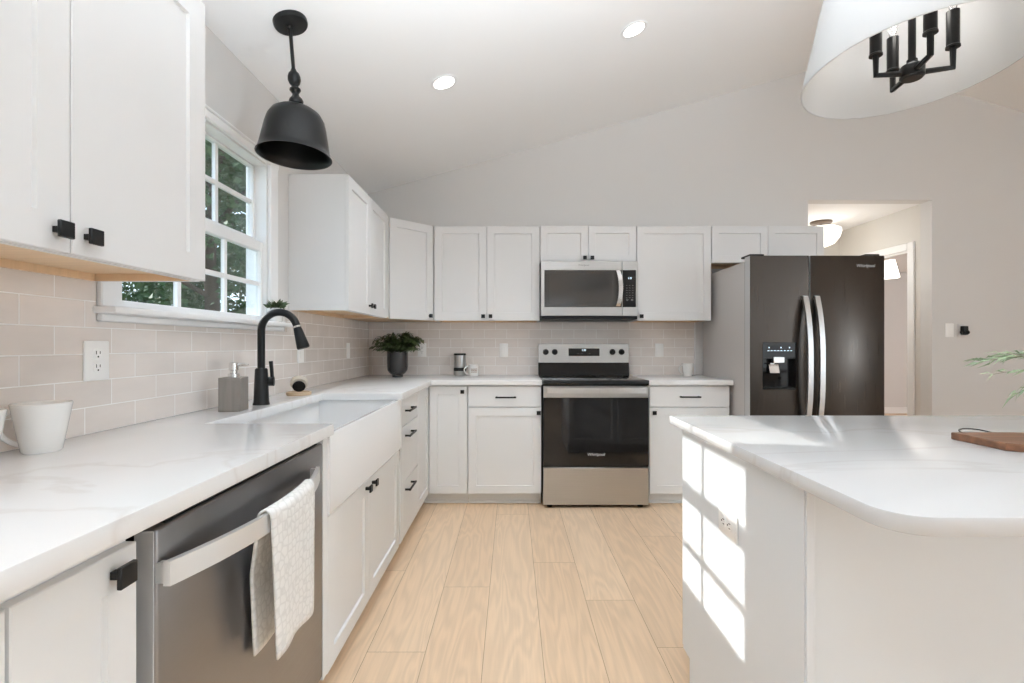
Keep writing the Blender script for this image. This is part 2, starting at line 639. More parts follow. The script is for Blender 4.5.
def thing(name, label, cat, loc=(0, 0, 0), rz=0.0, group=None):
    o = bpy.data.objects.new(name, None)
    o.empty_display_size = 0.1
    o.location = loc
    o.rotation_euler = (0, 0, R(rz))
    COL.objects.link(o)
    return tag(o, label, cat, group)


def tag(o, label, cat, group=None):
    o['label'] = label
    o['category'] = cat
    if group:
        o['group'] = group
    return o


def struct(o):
    o['kind'] = 'structure'
    return o


def children(o):
    return [c for c in bpy.data.objects if c.parent == o]


def dup(root, loc, rz=None, label=None):
    r = root.copy()
    COL.objects.link(r)
    r.location = loc
    if rz is not None:
        r.rotation_euler = (0, 0, R(rz))
    if label:
        r['label'] = label
    for ch in children(root):
        c = ch.copy()
        COL.objects.link(c)
        c.parent = r
        for g in children(ch):
            d = g.copy()
            COL.objects.link(d)
            d.parent = c
    return r


def lettering(txt, size, material, parent, loc, rot=(90, 0, 0), shear=0.0, ext=0.0004):
    cu = bpy.data.curves.new('lettering', 'FONT')
    cu.body = txt
    cu.size = size
    cu.align_x = 'CENTER'
    cu.align_y = 'CENTER'
    cu.extrude = ext
    cu.shear = shear
    cu.materials.append(material)
    tmp = bpy.data.objects.new('lettering', cu)
    COL.objects.link(tmp)
    dg = bpy.context.evaluated_depsgraph_get()
    me = bpy.data.meshes.new_from_object(tmp.evaluated_get(dg))
    bpy.data.objects.remove(tmp)
    me.materials.clear()
    me.materials.append(material)
    o = bpy.data.objects.new('lettering', me)
    o.location = loc
    o.rotation_euler = [R(a) for a in rot]
    COL.objects.link(o)
    o.parent = parent
    return o


# ------------------------------------------------------------------ room shell
XL, YB = -1.224, 4.25          # left wall face, back wall face
XR, YR = 6.95, -4.2            # right wall, rear wall
RIDGE_X, RIDGE_Z = 2.78, 3.571


def ceil_z(x):
    return 2.45 + 0.28 * (x + 1.224) if x <= RIDGE_X else RIDGE_Z - 0.27 * (x - RIDGE_X)


# floor: planks running away from the camera
PW = 0.2225
fl = bmesh.new()
lay = fl.loops.layers.float_color.new('plank')
FX0, FX1, FY0, FY1 = XL - 0.02, 7.6, YR, 8.7
known = {0: [], 1: [2.686], -1: [2.415], -2: [1.904], 2: [2.29], 3: [1.932]}
k = math.floor((FX0 + 0.107) / PW)
rndf = random.Random(3)
while -0.107 + k * PW < FX1:
    a = max(FX0, -0.107 + k * PW)
    b = min(FX1, -0.107 + (k + 1) * PW)
    L_ = 2.0
    start = known.get(k, [])
    p0 = start[0] if start else rndf.uniform(0, 2.0) + (1.0 if k == 0 else 0)
    ys = [FY0]
    y = p0 - 10 * L_
    while y < FY1:
        if y > FY0 + 0.1:
            ys.append(y)
        y += L_
    ys.append(FY1)
    g = 0.0008
    for y0, y1 in zip(ys, ys[1:]):
        f = fl.faces.new([fl.verts.new(v) for v in ((a + g, y0 + g, 0), (b - g, y0 + g, 0), (b - g, y1 - g, 0), (a + g, y1 - g, 0))])
        c = (rndf.random(), rndf.random(), rndf.random(), 1)
        for lp in f.loops:
            lp[lay] = c
    k += 1
q = fl.faces.new([fl.verts.new(v) for v in ((FX0, FY0, -0.0025), (FX1, FY0, -0.0025), (FX1, FY1, -0.0025), (FX0, FY1, -0.0025))])
q.material_index = 1
q = fl.faces.new([fl.verts.new(v) for v in ((FX0, FY0, -0.06), (FX0, FY1, -0.06), (FX1, FY1, -0.06), (FX1, FY0, -0.06))])
q.material_index = 1
mbf = MB()
mbf.bm.free()
mbf.bm = fl
struct(mbf.build('floor', [M_FLOOR, M_GAP]))

# ceiling: two slopes meeting at a ridge that runs away from the camera
cb = MB()
xe = XL - 0.16
xe2 = XR + 0.16
t = 0.12
cb.prism([(xe, ceil_z(xe)), (RIDGE_X, RIDGE_Z), (xe2, ceil_z(xe2)), (xe2, ceil_z(xe2) + t), (RIDGE_X, RIDGE_Z + t), (xe, ceil_z(xe) + t)], YR - 0.15, YB + 0.12, 'y')
struct(cb.build('ceiling', M_CEIL))

# left wall with the window opening
WY0, WY1, WZ0, WZ1 = 1.545, 2.505, 1.262, 2.074
wl = MB()
xo = XL - 0.095
zt = 2.45
wl.box(xo, XL, YR, WY0, 0, zt - 0.002)
wl.box(xo, XL, WY1, YB + 0.12, 0, zt - 0.002)
wl.box(xo, XL, WY0, WY1, 0, WZ0)
wl.box(xo, XL, WY0, WY1, WZ1, zt - 0.002)
struct(wl.build('wall_left', M_WALL))
# back wall with the hall opening
OX0, OX1, OZ = 2.516, 3.57, 2.40
wb = MB()
wb.prism([(XL, 0), (OX0, 0), (OX0, ceil_z(OX0)), (XL, ceil_z(XL))], YB, YB + 0.12, 'y')
wb.prism([(OX0, OZ), (OX1, OZ), (OX1, ceil_z(OX1)), (RIDGE_X, RIDGE_Z), (OX0, ceil_z(OX0))], YB, YB + 0.12, 'y')
wb.prism([(OX1, 0), (XR, 0), (XR, ceil_z(XR)), (OX1, ceil_z(OX1))], YB, YB + 0.12, 'y')
struct(wb.build('wall_back', M_WALL))
wr = MB()
wr.box(XR, XR + 0.14, YR, YB + 0.12, 0, ceil_z(XR) - 0.002)
struct(wr.build('wall_right', M_WALL))
wq = MB()
wq.prism([(XL, 0), (XR, 0), (XR, ceil_z(XR)), (RIDGE_X, RIDGE_Z), (XL, ceil_z(XL))], YR - 0.14, YR, 'y')
struct(wq.build('wall_rear', M_WALL))
# hall behind the opening and the room beyond its door
DY0, DY1, DZ = 4.50, 5.26, 2.015
hw = MB()
hw.box(OX1, OX1 + 0.1, YB + 0.121, DY0, 0, OZ + 0.06)
hw.box(OX1, OX1 + 0.1, DY1, 5.45, 0, OZ + 0.06)
hw.box(OX1, OX1 + 0.1, DY0, DY1, DZ, OZ + 0.06)
struct(hw.build('wall_hall_right', M_HALL))
hw = MB()
hw.box(OX0 - 0.1, OX0, YB + 0.121, 5.45, 0, OZ + 0.06)
struct(hw.build('wall_hall_left', M_HALL))
hw = MB()
hw.box(OX0 - 0.1, OX1 + 0.1, 5.451, 5.55, 0, OZ + 0.06)
struct(hw.build('wall_hall_end', M_HALL))
hw = MB()
hw.box(OX0, OX1, YB + 0.121, 5.45, OZ, OZ + 0.06)
struct(hw.build('ceiling_hall', M_CEIL))
hw = MB()
hw.box(OX1 + 0.101, 7.5, 8.5, 8.6, 0, 2.5)
struct(hw.build('wall_bedroom_back', M_WALL))
hw = MB()
hw.box(7.45, 7.55, YB + 0.121, 8.499, 0, 2.5)
struct(hw.build('wall_bedroom_right', M_WALL))
hw = MB()
hw.box(OX1 + 0.001, OX1 + 0.1, 5.56, 8.499, 0, 2.5)
struct(hw.build('wall_bedroom_left', M_WALL))
hw = MB()
hw.box(OX1 + 0.101, 7.449, YB + 0.121, 8.499, 2.40, 2.46)
struct(hw.build('ceiling_bedroom', M_CEIL))
bb = MB()
bb.box(OX1 + 0.11, 7.44, 8.482, 8.499, 0, 0.11, 0.004)
struct(bb.build('baseboard_bedroom', M_TRIM))
# hall door: casing and jamb
dr = struct(thing('door_1', 'white cased doorway in the hall wall', 'door', (OX1, DY0, 0)))
del dr['category']
cs = MB()
for (y0, y1, z0, z1) in ((-0.075, -0.002, 0, DZ + 0.07), (DY1 - DY0 + 0.002, DY1 - DY0 + 0.075, 0, DZ + 0.07), (-0.001, DY1 - DY0 + 0.001, DZ + 0.001, DZ + 0.07)):
    cs.box(-0.018, -0.001, y0, y1, z0, z1, 0.004)
cs.build('door_casing', M_TRIM, dr)
jm = MB()
jm.box(0.0, 0.1, 0, 0.016, 0, DZ)
jm.box(0.0, 0.1, DY1 - DY0 - 0.016, DY1 - DY0, 0, DZ)
jm.box(0.0, 0.1, 0.016, DY1 - DY0 - 0.016, DZ - 0.016, DZ)
jm.build('door_jamb', M_TRIM, dr)

# backsplash tile
bs = MB()
bs.box(XL, XL + 0.008, 0.1, 1.459, 0.9145, 1.358)
bs.box(XL, XL + 0.008, 1.459, 2.70, 0.9145, 1.2385)
bs.box(XL, XL + 0.008, 1.4595, 1.462, 1.239, 1.358)
bs.box(XL, XL + 0.008, 2.70, YB, 0.9145, 1.358)
struct(bs.build('wall_backsplash_left', M_TILE_L))
bs = MB()
bs.box(XL + 0.009, 1.545, YB - 0.008, YB, 0.9145, 1.358)
struct(bs.build('wall_backsplash_back', M_TILE_B))
tr = MB()
tr.box(1.547, 1.556, YB - 0.012, YB, 0.9145, 1.358, 0.002)
struct(tr.build('trim_1', M_TRIM))

# ------------------------------------------------------------------ window_1
wn = struct(thing('window_1', 'white double-hung window over the sink', 'window', (0, 0, 0)))
del wn['category']
cs = MB()
CW = 0.075
xc = XL + 0.019
CH = 0.040
cs.box(XL + 0.0005, xc, WY0 - CW, WY0 + 0.004, WZ0 + 0.022, WZ1 + CH - 0.012, 0.004)
cs.box(XL + 0.0005, xc, WY1 - 0.004, WY1 + CW, WZ0 + 0.022, WZ1 + CH - 0.012, 0.004)
cs.box(XL + 0.0005, xc + 0.002, WY0 - CW - 0.004, WY1 + CW + 0.004, WZ1 - 0.006, WZ1 + CH - 0.012, 0.004)
cs.box(XL + 0.0005, xc + 0.008, WY0 - CW - 0.008, WY1 + CW + 0.008, WZ1 + CH - 0.012, WZ1 + CH, 0.004)
cs.build('window_casing', M_TRIM, wn)
st = MB()
st.box(xo + 0.03, XL + 0.0002, WY0 + 0.001, WY1 - 0.001, WZ0, WZ0 + 0.022, 0.004)
st.box(XL + 0.0005, XL + 0.075, WY0 - CW - 0.02, WY1 + CW + 0.09, WZ0 + 0.0005, WZ0 + 0.0215, 0.006, 2)
st.box(XL + 0.0005, XL + 0.022, WY0 - CW, WY1 + CW + 0.06, WZ0 - 0.022, WZ0, 0.004)
st.build('window_sill', M_TRIM, wn)
jb = MB()
for (y0, y1, z0, z1) in ((WY0, WY0 + 0.014, WZ0 + 0.022, WZ1), (WY1 - 0.014, WY1, WZ0 + 0.022, WZ1), (WY0 + 0.014, WY1 - 0.014, WZ1 - 0.014, WZ1), (WY0 + 0.014, WY1 - 0.014, WZ0 + 0.0, WZ0 + 0.022)):
    jb.box(xo - 0.006, xo + 0.0295 if z1 == WZ0 + 0.022 else XL, y0, y1, z0, z1)
jb.build('window_jamb', M_TRIM, wn)


def sash(name, xf, xb, gz0, gz1, z0, z1, mz):
    gy0, gy1 = 1.585, 2.470
    m = MB()
    m.box(xb, xf, WY0 + 0.0145, gy0, z0, z1, 0.003)
    m.box(xb, xf, gy1, WY1 - 0.0145, z0, z1, 0.003)
    m.box(xb, xf, gy0, gy1, z0, gz0, 0.003)
    m.box(xb, xf, gy0, gy1, gz1, z1, 0.003)
    xm = (xf + xb) / 2
    o = m.build(name, M_TRIM, wn)
    m = MB()
    for ym in (1.876, 2.180):
        m.box(xm - 0.008, xm + 0.008, ym - 0.010, ym + 0.010, gz0, gz1)
    m.box(xm - 0.0075, xm + 0.0075, gy0, gy1, mz - 0.010, mz + 0.010)
    m.build('muntin', M_TRIM, o)
    m = MB()
    m.box(xm - 0.002, xm + 0.002, gy0 - 0.004, gy1 + 0.004, gz0 - 0.004, gz1 + 0.004)
    m.build('pane', M_GLASS, o)


sash('lower_sash', -1.240, -1.272, 1.312, 1.630, 1.2845, 1.678, 1.470)
sash('upper_sash', -1.278, -1.312, 1.702, 2.048, 1.660, 2.0595, 1.876)
# sash lock on the meeting rail
m = MB()
m.box(-1.262, -1.244, 2.0, 2.05, 1.678, 1.686, 0.002)
m.build('sash_lock', M_TRIM, wn)

# ------------------------------------------------------------------ cabinets
def knob(parent, x, z, y0=0.0, size=0.027):
    m = MB()
    m.box(x - 0.006, x + 0.006, y0 - 0.018, y0 + 0.0, z - 0.006, z + 0.006)
    m.box(x - size / 2, x + size / 2, y0 - 0.026, y0 - 0.018, z - size / 2, z + size / 2, 0.0015)
    return m.build('knob', M_BLACK, parent)


def pull(parent, x, z, length=0.15):
    m = MB()
    for s_ in (-1, 1):
        m.box(x + s_ * (length / 2 - 0.010) - 0.005, x + s_ * (length / 2 - 0.010) + 0.005, -0.026, 0, z - 0.005, z + 0.005)
    m.box(x - length / 2, x + length / 2, -0.034, -0.024, z - 0.0055, z + 0.0055, 0.0015)
    return m.build('pull', M_BLACK, parent)


CABM = M_CAB


def door(parent, x0, x1, z0, z1, kx=None, kz=None, rail=0.06, ksize=0.029):
    d = MB().shaker(x0, x1, z0, z1, rail).build('door', CABM, parent)
    if kx is not None:
        knob(d, kx, kz, 0.0, ksize)
    return d


def drawer(parent, x0, x1, z0, z1, px, pz, pl=0.15):
    d = MB().box(x0, x1, 0, 0.019, z0, z1, 0.002).build('drawer', CABM, parent)
    pull(d, px, pz, pl)
    return d


UB, UT = 1.358, 2.103          # wall cabinets bottom / top


def wall_cab(label, loc, rz, width, zb, zt, doors, depth=0.322, group='white wall cabinets'):
    c = thing('wall_cabinet', label, 'cabinet', (loc[0], loc[1], zb), rz, group)
    h = zt - zb
    m = MB()
    rc = 0.024
    m.box(0, width, 0.0195, depth, rc, h, 0.001)
    m.box(0, width, 0.0195, 0.034, 0, rc - 0.0003)
    m.box(0, 0.014, 0.0343, depth, 0, rc - 0.0003)
    m.box(width - 0.014, width, 0.0343, depth, 0, rc - 0.0003)
    m.build('carcass', M_CAB, c)
    u = MB()
    u.box(0.0205, width - 0.0205, 0.035, depth - 0.021, rc - 0.0035, rc - 0.0005)
    u.box(0.0145, width - 0.0145, depth - 0.020, depth - 0.001, 0.0005, rc - 0.0005)
    u.box(0.0145, 0.020, 0.035, depth - 0.021, 0.0005, rc - 0.0005)
    u.box(width - 0.020, width - 0.0145, 0.035, depth - 0.021, 0.0005, rc - 0.0005)
    u.build('underside_panel', M_MAPLE, c)
    for d in doors:
        door(c, d[0], d[1], 0.0015, h - 0.002, d[2], d[3], d[4] if len(d) > 4 else 0.06, 0.033 if d[3] == 0.042 else 0.029)
    return c


FXU = -0.894      # face plane of left wall cabinets
FYU = 3.925       # face plane of back wall cabinets
# near left
Yn0, Yn1 = 0.555, 1.461
wall_cab('white double wall cabinet left of the window, above the duplex outlet', (FXU, Yn0), 90, Yn1 - Yn0, UB - 0.004, UT + 0.06,
         [(0.002, 0.4575, 0.4575 - 0.034, 0.042, 0.071), (0.4605, Yn1 - Yn0 - 0.002, 0.4605 + 0.034, 0.042, 0.071)], depth=0.329)
# far left, beyond the window
Yf0, Yf1 = 2.735, 3.578
wall_cab('white double wall cabinet right of the window showing its plain side', (FXU, Yf0), 90, Yf1 - Yf0, UB, UT,
         [(0.002, 0.420, 0.420 - 0.030, 0.055), (0.423, Yf1 - Yf0 - 0.002, 0.423 + 0.030, 0.055)], depth=0.329)
# diagonal corner cabinet
cc = thing('corner_wall_cabinet', 'white wall cabinet set diagonally across the kitchen corner', 'cabinet', (FXU, 3.650, UB), 45)
wd = math.hypot(-0.612 - FXU, FYU - 3.650)
m = MB()
th = 0.0195
c45 = math.sqrt(0.5)


def loc45(X, Y):
    dx, dy = X - FXU, Y - 3.650
    return (dx * c45 + dy * c45, -dx * c45 + dy * c45)


poly = [loc45(FXU + 0.0, 3.650), loc45(-0.614, FYU), loc45(-0.614, YB - 0.002), loc45(XL + 0.002, YB - 0.002), loc45(XL + 0.002, 3.582), loc45(FXU - 0.002, 3.582)]
pp = [(x, max(y, th) if i in (0, 1) else y) for i, (x, y) in enumerate(poly)]
m.prism(pp, 0.012, UT - UB, 'z')
m.prism([loc45(-0.6140, 3.9265), loc45(-0.6105, 3.9280), loc45(-0.6105, 3.9440), loc45(-0.620, 3.9440)], 0.012, UT - UB, 'z')
m.build('carcass', M_CAB, cc)
m = MB().prism([(x * 0.97, y) for x, y in pp], 0.004, 0.0115, 'z')
m.build('underside_panel', M_MAPLE, cc)
door(cc, 0.003, wd - 0.003, 0.0015, UT - UB - 0.002, wd - 0.003 - 0.038, 0.036)
# back row
X0, X1 = -0.610, 0.2185
wall_cab('white double wall cabinet above the canister and printed mug', (X0, FYU), 0, X1 - X0, UB, UT,
         [(0.002, 0.4115, 0.4115 - 0.027, 0.034), (0.4145, X1 - X0 - 0.002, 0.4145 + 0.027, 0.034)])
X0, X1 = 0.2205, 0.9765
wall_cab('short white double wall cabinet directly above the microwave', (X0, FYU), 0, X1 - X0, 1.818, UT,
         [(0.002, 0.376, 0.376 - 0.027, 0.032, 0.055), (0.380, X1 - X0 - 0.002, 0.380 + 0.027, 0.032, 0.055)])
X0, X1 = 0.9785, 1.566
wall_cab('single-door white wall cabinet between microwave and refrigerator', (X0, FYU), 0, X1 - X0, UB, UT,
         [(0.002, X1 - X0 - 0.002, 0.034, 0.034)])
X0, X1 = 1.568, 2.452
wall_cab('short white double wall cabinet above the refrigerator', (X0, FYU), 0, X1 - X0, 1.812, UT,
         [(0.002, 0.440, None, None, 0.055), (0.444, X1 - X0 - 0.002, None, None, 0.055)])

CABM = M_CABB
# base cabinets
FXB, FYB = -0.605, 3.62
CT, CB_ = 0.914, 0.877         # counter top / underside


def base_body(c, width, depth=0.6, ztop=0.872, x0=0.0, toe=True):
    m = MB().box(x0, width, 0.0195, depth, 0.095, ztop, 0.001)
    m.build('carcass', M_CABB, c)
    if toe:
        k_ = MB().box(x0, width, 0.078, 0.092, 0.0, 0.0945)
        k_.box(x0, width, 0.064, 0.0775, 0.0, 0.019, 0.004)
        k_.build('toe_kick', M_CABB, c)


# near left, before the dishwasher
c = thing('base_cabinet', 'white base cabinet at the near end of the left counter, left of the dishwasher', 'cabinet', (-0.612, 0.20, 0), 90, 'white base cabinets')
base_body(c, 0.618)
door(c, 0.002, 0.405, 0.10, 0.850, 0.042, 0.81)
door(c, 0.410, 0.616, 0.10, 0.850, 0.567, 0.818, 0.058, 0.034)
# sink base
YS0, YS1 = 1.602, 2.705
c = thing('sink_base_cabinet', 'white two-door base cabinet under the apron sink', 'cabinet', (FXB, YS0, 0), 90)
m = MB().box(0, YS1 - YS0, 0.0195, 0.6, 0.095, 0.600, 0.001)
m.box(0, 0.036, 0.0, 0.6, 0.6005, 0.872)
m.box(0, 0.036, 0.0, 0.019, 0.095, 0.600)
m.build('carcass', M_CABB, c)
k_ = MB().box(0, YS1 - YS0, 0.078, 0.092, 0, 0.0945)
k_.build('toe_kick', M_CABB, c)
door(c, 0.039, 0.512, 0.088, 0.604, 0.512 - 0.045, 0.575)
door(c, 0.516, YS1 - YS0 - 0.03, 0.088, 0.604, 0.516 + 0.045, 0.575)
# drawers
YD0, YD1 = 2.707, 3.218
c = thing('drawer_base_cabinet', 'white base cabinet with three stacked drawers right of the sink', 'cabinet', (FXB, YD0, 0), 90)
base_body(c, YD1 - YD0)
wD = YD1 - YD0
m = MB().box(0.0, 0.055, 0, 0.019, 0.09, 0.868)
m.build('stile', M_CABB, c)
drawer(c, 0.057, wD - 0.003, 0.716, 0.868, 0.185 + 0.02, 0.797, 0.18)
drawer(c, 0.057, wD - 0.003, 0.401, 0.712, 0.185 + 0.02, 0.655, 0.18)
drawer(c, 0.057, wD - 0.003, 0.090, 0.397, 0.185 + 0.02, 0.350, 0.18)
# corner cabinet with two hinged doors at a right angle
c = thing('corner_base_cabinet', 'white corner base cabinet with a folding pair of doors', 'cabinet', (FXB, FYB, 0), 0)
m = MB().prism([(-0.0195, 0.0195), (-0.0195, -0.399), (-0.60, -0.399), (-0.60, 0.61), (0.283, 0.61), (0.283, 0.0195)], 0.095, 0.872, 'z')
m.build('carcass', M_CABB, c)
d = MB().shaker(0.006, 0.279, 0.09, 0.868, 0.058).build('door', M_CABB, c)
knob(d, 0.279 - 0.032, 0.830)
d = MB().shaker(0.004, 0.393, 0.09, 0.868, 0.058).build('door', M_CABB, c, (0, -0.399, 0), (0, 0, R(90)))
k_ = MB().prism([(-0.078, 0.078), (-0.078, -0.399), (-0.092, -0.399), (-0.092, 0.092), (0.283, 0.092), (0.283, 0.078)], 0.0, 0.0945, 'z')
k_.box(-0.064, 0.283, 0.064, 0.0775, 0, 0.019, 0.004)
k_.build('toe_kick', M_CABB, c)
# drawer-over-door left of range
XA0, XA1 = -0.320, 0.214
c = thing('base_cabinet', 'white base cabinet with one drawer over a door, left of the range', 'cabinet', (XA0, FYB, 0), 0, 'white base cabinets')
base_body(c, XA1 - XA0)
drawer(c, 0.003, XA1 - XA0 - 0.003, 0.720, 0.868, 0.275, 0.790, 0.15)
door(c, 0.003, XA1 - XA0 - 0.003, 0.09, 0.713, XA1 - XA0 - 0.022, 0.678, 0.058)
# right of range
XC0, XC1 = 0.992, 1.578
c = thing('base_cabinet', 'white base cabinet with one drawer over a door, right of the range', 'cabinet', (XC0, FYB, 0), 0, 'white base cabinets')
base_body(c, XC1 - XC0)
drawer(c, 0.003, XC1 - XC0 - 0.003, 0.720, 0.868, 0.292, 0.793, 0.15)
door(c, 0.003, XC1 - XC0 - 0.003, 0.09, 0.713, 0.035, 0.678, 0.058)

# countertops
NY0, NY1 = 1.628, 2.645
m = MB().prism([(XL + 0.001, 0.1), (-0.58, 0.1), (-0.58, NY0), (-1.0, NY0), (-1.0, NY1), (-0.58, NY1), (-0.58, 3.595), (0.2165, 3.595), (0.2165, YB - 0.001), (XL + 0.001, YB - 0.001)],
               CB_, CT, 'z', 0.003, 2)
tag(m.build('countertop', M_QUARTZ), 'L-shaped white quartz countertop around the sink corner', 'countertop', 'white quartz worktops')
m = MB().prism([(0.984, 3.595), (1.592, 3.595), (1.592, YB - 0.001), (0.984, YB - 0.001)], CB_, CT, 'z', 0.003, 2)
tag(m.build('countertop', M_QUARTZ), 'short white quartz countertop right of the range', 'countertop', 'white quartz worktops')

# ------------------------------------------------------------------ apron sink
SY0, SY1, SXB, SXF = 1.6395, 2.694, -1.055, -0.598
c = thing('apron_sink', 'white farmhouse apron sink set into the left counter', 'sink', (0, 0, 0.612))
bm_ = MB()
bm = bm_.bm


def rect(x0, x1, y0, y1, z):
    return [bm.verts.new(v) for v in ((x0, y0, z), (x1, y0, z), (x1, y1, z), (x0, y1, z))]


ZR = CB_ - 0.0015 - 0.612
rs = [rect(SXB, SXF, SY0, SY1, 0), rect(SXB, SXF, SY0, SY1, ZR - 0.008), rect(SXB + 0.006, SXF - 0.006, SY0 + 0.006, SY1 - 0.006, ZR),
      rect(SXB + 0.020, SXF - 0.020, SY0 + 0.022, SY1 - 0.022, ZR), rect(SXB + 0.026, SXF - 0.026, SY0 + 0.028, SY1 - 0.028, ZR - 0.008),
      rect(SXB + 0.032, SXF - 0.032, SY0 + 0.034, SY1 - 0.034, 0.045), rect(SXB + 0.055, SXF - 0.055, SY0 + 0.055, SY1 - 0.055, 0.026)]
fs = [bm.faces.new(rs[0][::-1]), bm.faces.new(rs[-1])]
for a, b in zip(rs, rs[1:]):
    for k in range(4):
        fs.append(bm.faces.new((a[k], a[(k + 1) % 4], b[(k + 1) % 4], b[k])))
bmesh.ops.recalc_face_normals(bm, faces=fs)
bm_.build('basin', M_SINK, c)
m = MB().lathe([(0.0, 0.030), (0.030, 0.030), (0.045, 0.033), (0.047, 0.0265)], (-0.83, 2.16, 0), 28)
m.build('drain', M_STEELB, c)

# ------------------------------------------------------------------ dishwasher
DW0, DW1, DWX = 0.852, 1.598, -0.605
c = thing('dishwasher', 'taupe stainless dishwasher with a bowed steel handle under the counter', 'dishwasher', (DWX, DW0, 0), 90)
W_ = DW1 - DW0
m = MB().box(0.004, W_ - 0.004, 0.040, 0.58, 0.06, 0.862)
m.build('body', M_DARK, c)
m = MB().box(0.0, W_, 0.0, 0.038, 0.11, 0.856, 0.006, 3)
dd = m.build('door', M_DW, c)
m = MB().box(-0.0025, -0.0002, 0.004, 0.038, 0.112, 0.853, 0.001)
m.build('lit_door_edge', M_DWEDGE, c)  # lighter strip added so the door's side looks lit
m = MB().box(0.03, W_ - 0.03, 0.006, 0.032, 0.8565, 0.8595, 0.001)
m.build('control_strip', M_DARK, c)
m = MB().box(0.0, W_, 0.05, 0.065, 0.0, 0.105)
m.build('toe_kick', M_DARK, c)
HY0, HY1 = 0.850, 1.512


def bar_x(Y):
    u = (2 * Y - HY0 - HY1) / (HY1 - HY0)
    return DWX + 0.018 + 0.055 * (1 - u * u)


pts = [(HY0 + (HY1 - HY0) * i / 28 - DW0, -(bar_x(HY0 + (HY1 - HY0) * i / 28) - DWX), 0.781) for i in range(29)]
m = MB().ribbon(pts, 0.021, (0, 0, 1), 0.006, (0, 1, 0))
for s_ in (HY0 - DW0 + 0.008, HY1 - DW0 - 0.008):
    m.box(s_ - 0.007, s_ + 0.007, -0.018, 0.002, 0.764, 0.798)
m.build('handle', M_DWBAR, c)

# dish towel draped over the handle
bm_ = MB()
bm = bm_.bm
uvl = bm.loops.layers.uv.new('UVMap')
TY0, TY1 = 1.085, 1.335
ZTOP = 0.793
path = []      # (offset from the bar, height, front share): front fall from the hem up, over the bar, back fall
for i in range(20):
    path.append((0.015, 0.450 + (ZTOP - 0.450) * i / 19, 1.0))
for i in range(1, 9):
    a = math.pi * i / 9
    path.append((0.015 * math.cos(a), ZTOP + 0.017 * math.sin(a), 1 - i / 9))
for i in range(20):
    path.append((-0.015, ZTOP - (ZTOP - 0.455) * i / 19, 0.0))
NT = 22
grid = []
acc = 0.0
prev = None
for j, (dx, z, fr) in enumerate(path):
    if prev:
        acc += math.hypot(dx - prev[0], z - prev[1])
    prev = (dx, z)
    row = []
    front = j < 20
    drop = max(0.0, (0.79 - z) / 0.36)
    for i in range(NT + 1):
        v = i / NT
        y = TY0 + (TY1 - TY0) * v + drop * (0.055 if front else 0.030) + (0.0 if front else 0.035 * min(1.0, drop * 2.5)) - drop * 0.02 * v
        x = bar_x(TY0 + (TY1 - TY0) * v) + dx
        if front:
            x += -0.016 * drop + 0.005 * drop * math.sin(v * 9 + 0.5)
        else:
            x = x + (-0.592 - x) * min(1.0, drop * 2.5) + 0.002 * drop * math.sin(v * 9)
        zz = z + (0.010 * drop * math.sin(v * 3.0 + 0.4) if front else 0.0)
        row.append((bm.verts.new((x, y, zz)), (acc, v * (TY1 - TY0))))
    grid.append(row)
for a, b in zip(grid, grid[1:]):
    for i in range(NT):
        q = (a[i], a[i + 1], b[i + 1], b[i])
        f = bm.faces.new([e[0] for e in q])
        f.smooth = True
        for lp, e in zip(f.loops, q):
            lp[uvl].uv = e[1]
tw = bm_.build('dish_towel', M_TOWEL)
md = tw.modifiers.new('thick', 'SOLIDIFY')
md.thickness = 0.005
md.offset = 0
tag(tw, 'white waffle-weave dish towel hanging over the dishwasher handle', 'towel')

# ------------------------------------------------------------------ range
XG0, XG1 = 0.2215, 0.9785
c = thing('range', 'freestanding stainless electric range with a black glass oven door', 'stove', (XG0, 3.572, 0), 0)
W_ = XG1 - XG0
m = MB().box(0.002, W_ - 0.002, 0.03, 0.665, 0.020, 0.8785, 0.001)
m.build('body', M_DARK, c)
m = MB().box(-0.001, W_ + 0.001, -0.006, 0.600, 0.879, 0.9155, 0.004, 2)
ck = m.build('cooktop', M_COOK, c)
for (bx, by, br) in ((0.20, 0.16, 0.105), (0.56, 0.16, 0.085), (0.20, 0.44, 0.085), (0.56, 0.44, 0.105)):
    MB().lathe([(br, 0), (br + 0.0015, 0.0002), (br + 0.003, 0)], (bx, by, 0.9157), 40).build('burner_ring', M_TEXTD, ck)
m = MB().prism([(0.600, 0.9160), (0.675, 0.9160), (0.675, 1.176), (0.640, 1.176), (0.628, 1.170), (0.620, 1.023), (0.612, 1.015)], 0.0, W_, 'x', 0.002, 1)
bg_ = m.build('backguard', M_COOK, c)
m = MB().prism([(0.6165, 1.019), (0.626, 1.019), (0.636, 1.174), (0.6265, 1.1735)], -0.001, W_ + 0.001, 'x', 0.0015, 1)
cp = m.build('control_panel', M_STEEL, c)
tl = Matrix.Rotation(R(3.7), 4, 'X')
for kx in (0.062, 0.138, 0.622, 0.698):
    m = MB().lathe([(0.0, 0.031), (0.017, 0.031), (0.020, 0.027), (0.021, 0.004), (0.025, 0.0), (0.025, -0.003)], (kx, 0.6215, 1.108), 24, 'y')
    m.box(kx - 0.003, kx + 0.003, 0.586, 0.592, 1.091, 1.125, 0.001)
    m.build('knob', M_BLACK, cp)
m = MB().prism([(0.6172, 1.075), (0.6262, 1.075), (0.630, 1.138), (0.6212, 1.138)], 0.253, 0.512, 'x')
m.build('display', M_BGLASS, cp)
lettering('1:21', 0.022, M_LED, cp, (0.382, 0.6185, 1.124), (93.5, 0, 0))
lettering('-- =   -- =          - --   = --', 0.011, M_TEXTG, cp, (0.382, 0.6168, 1.094), (93.5, 0, 0))
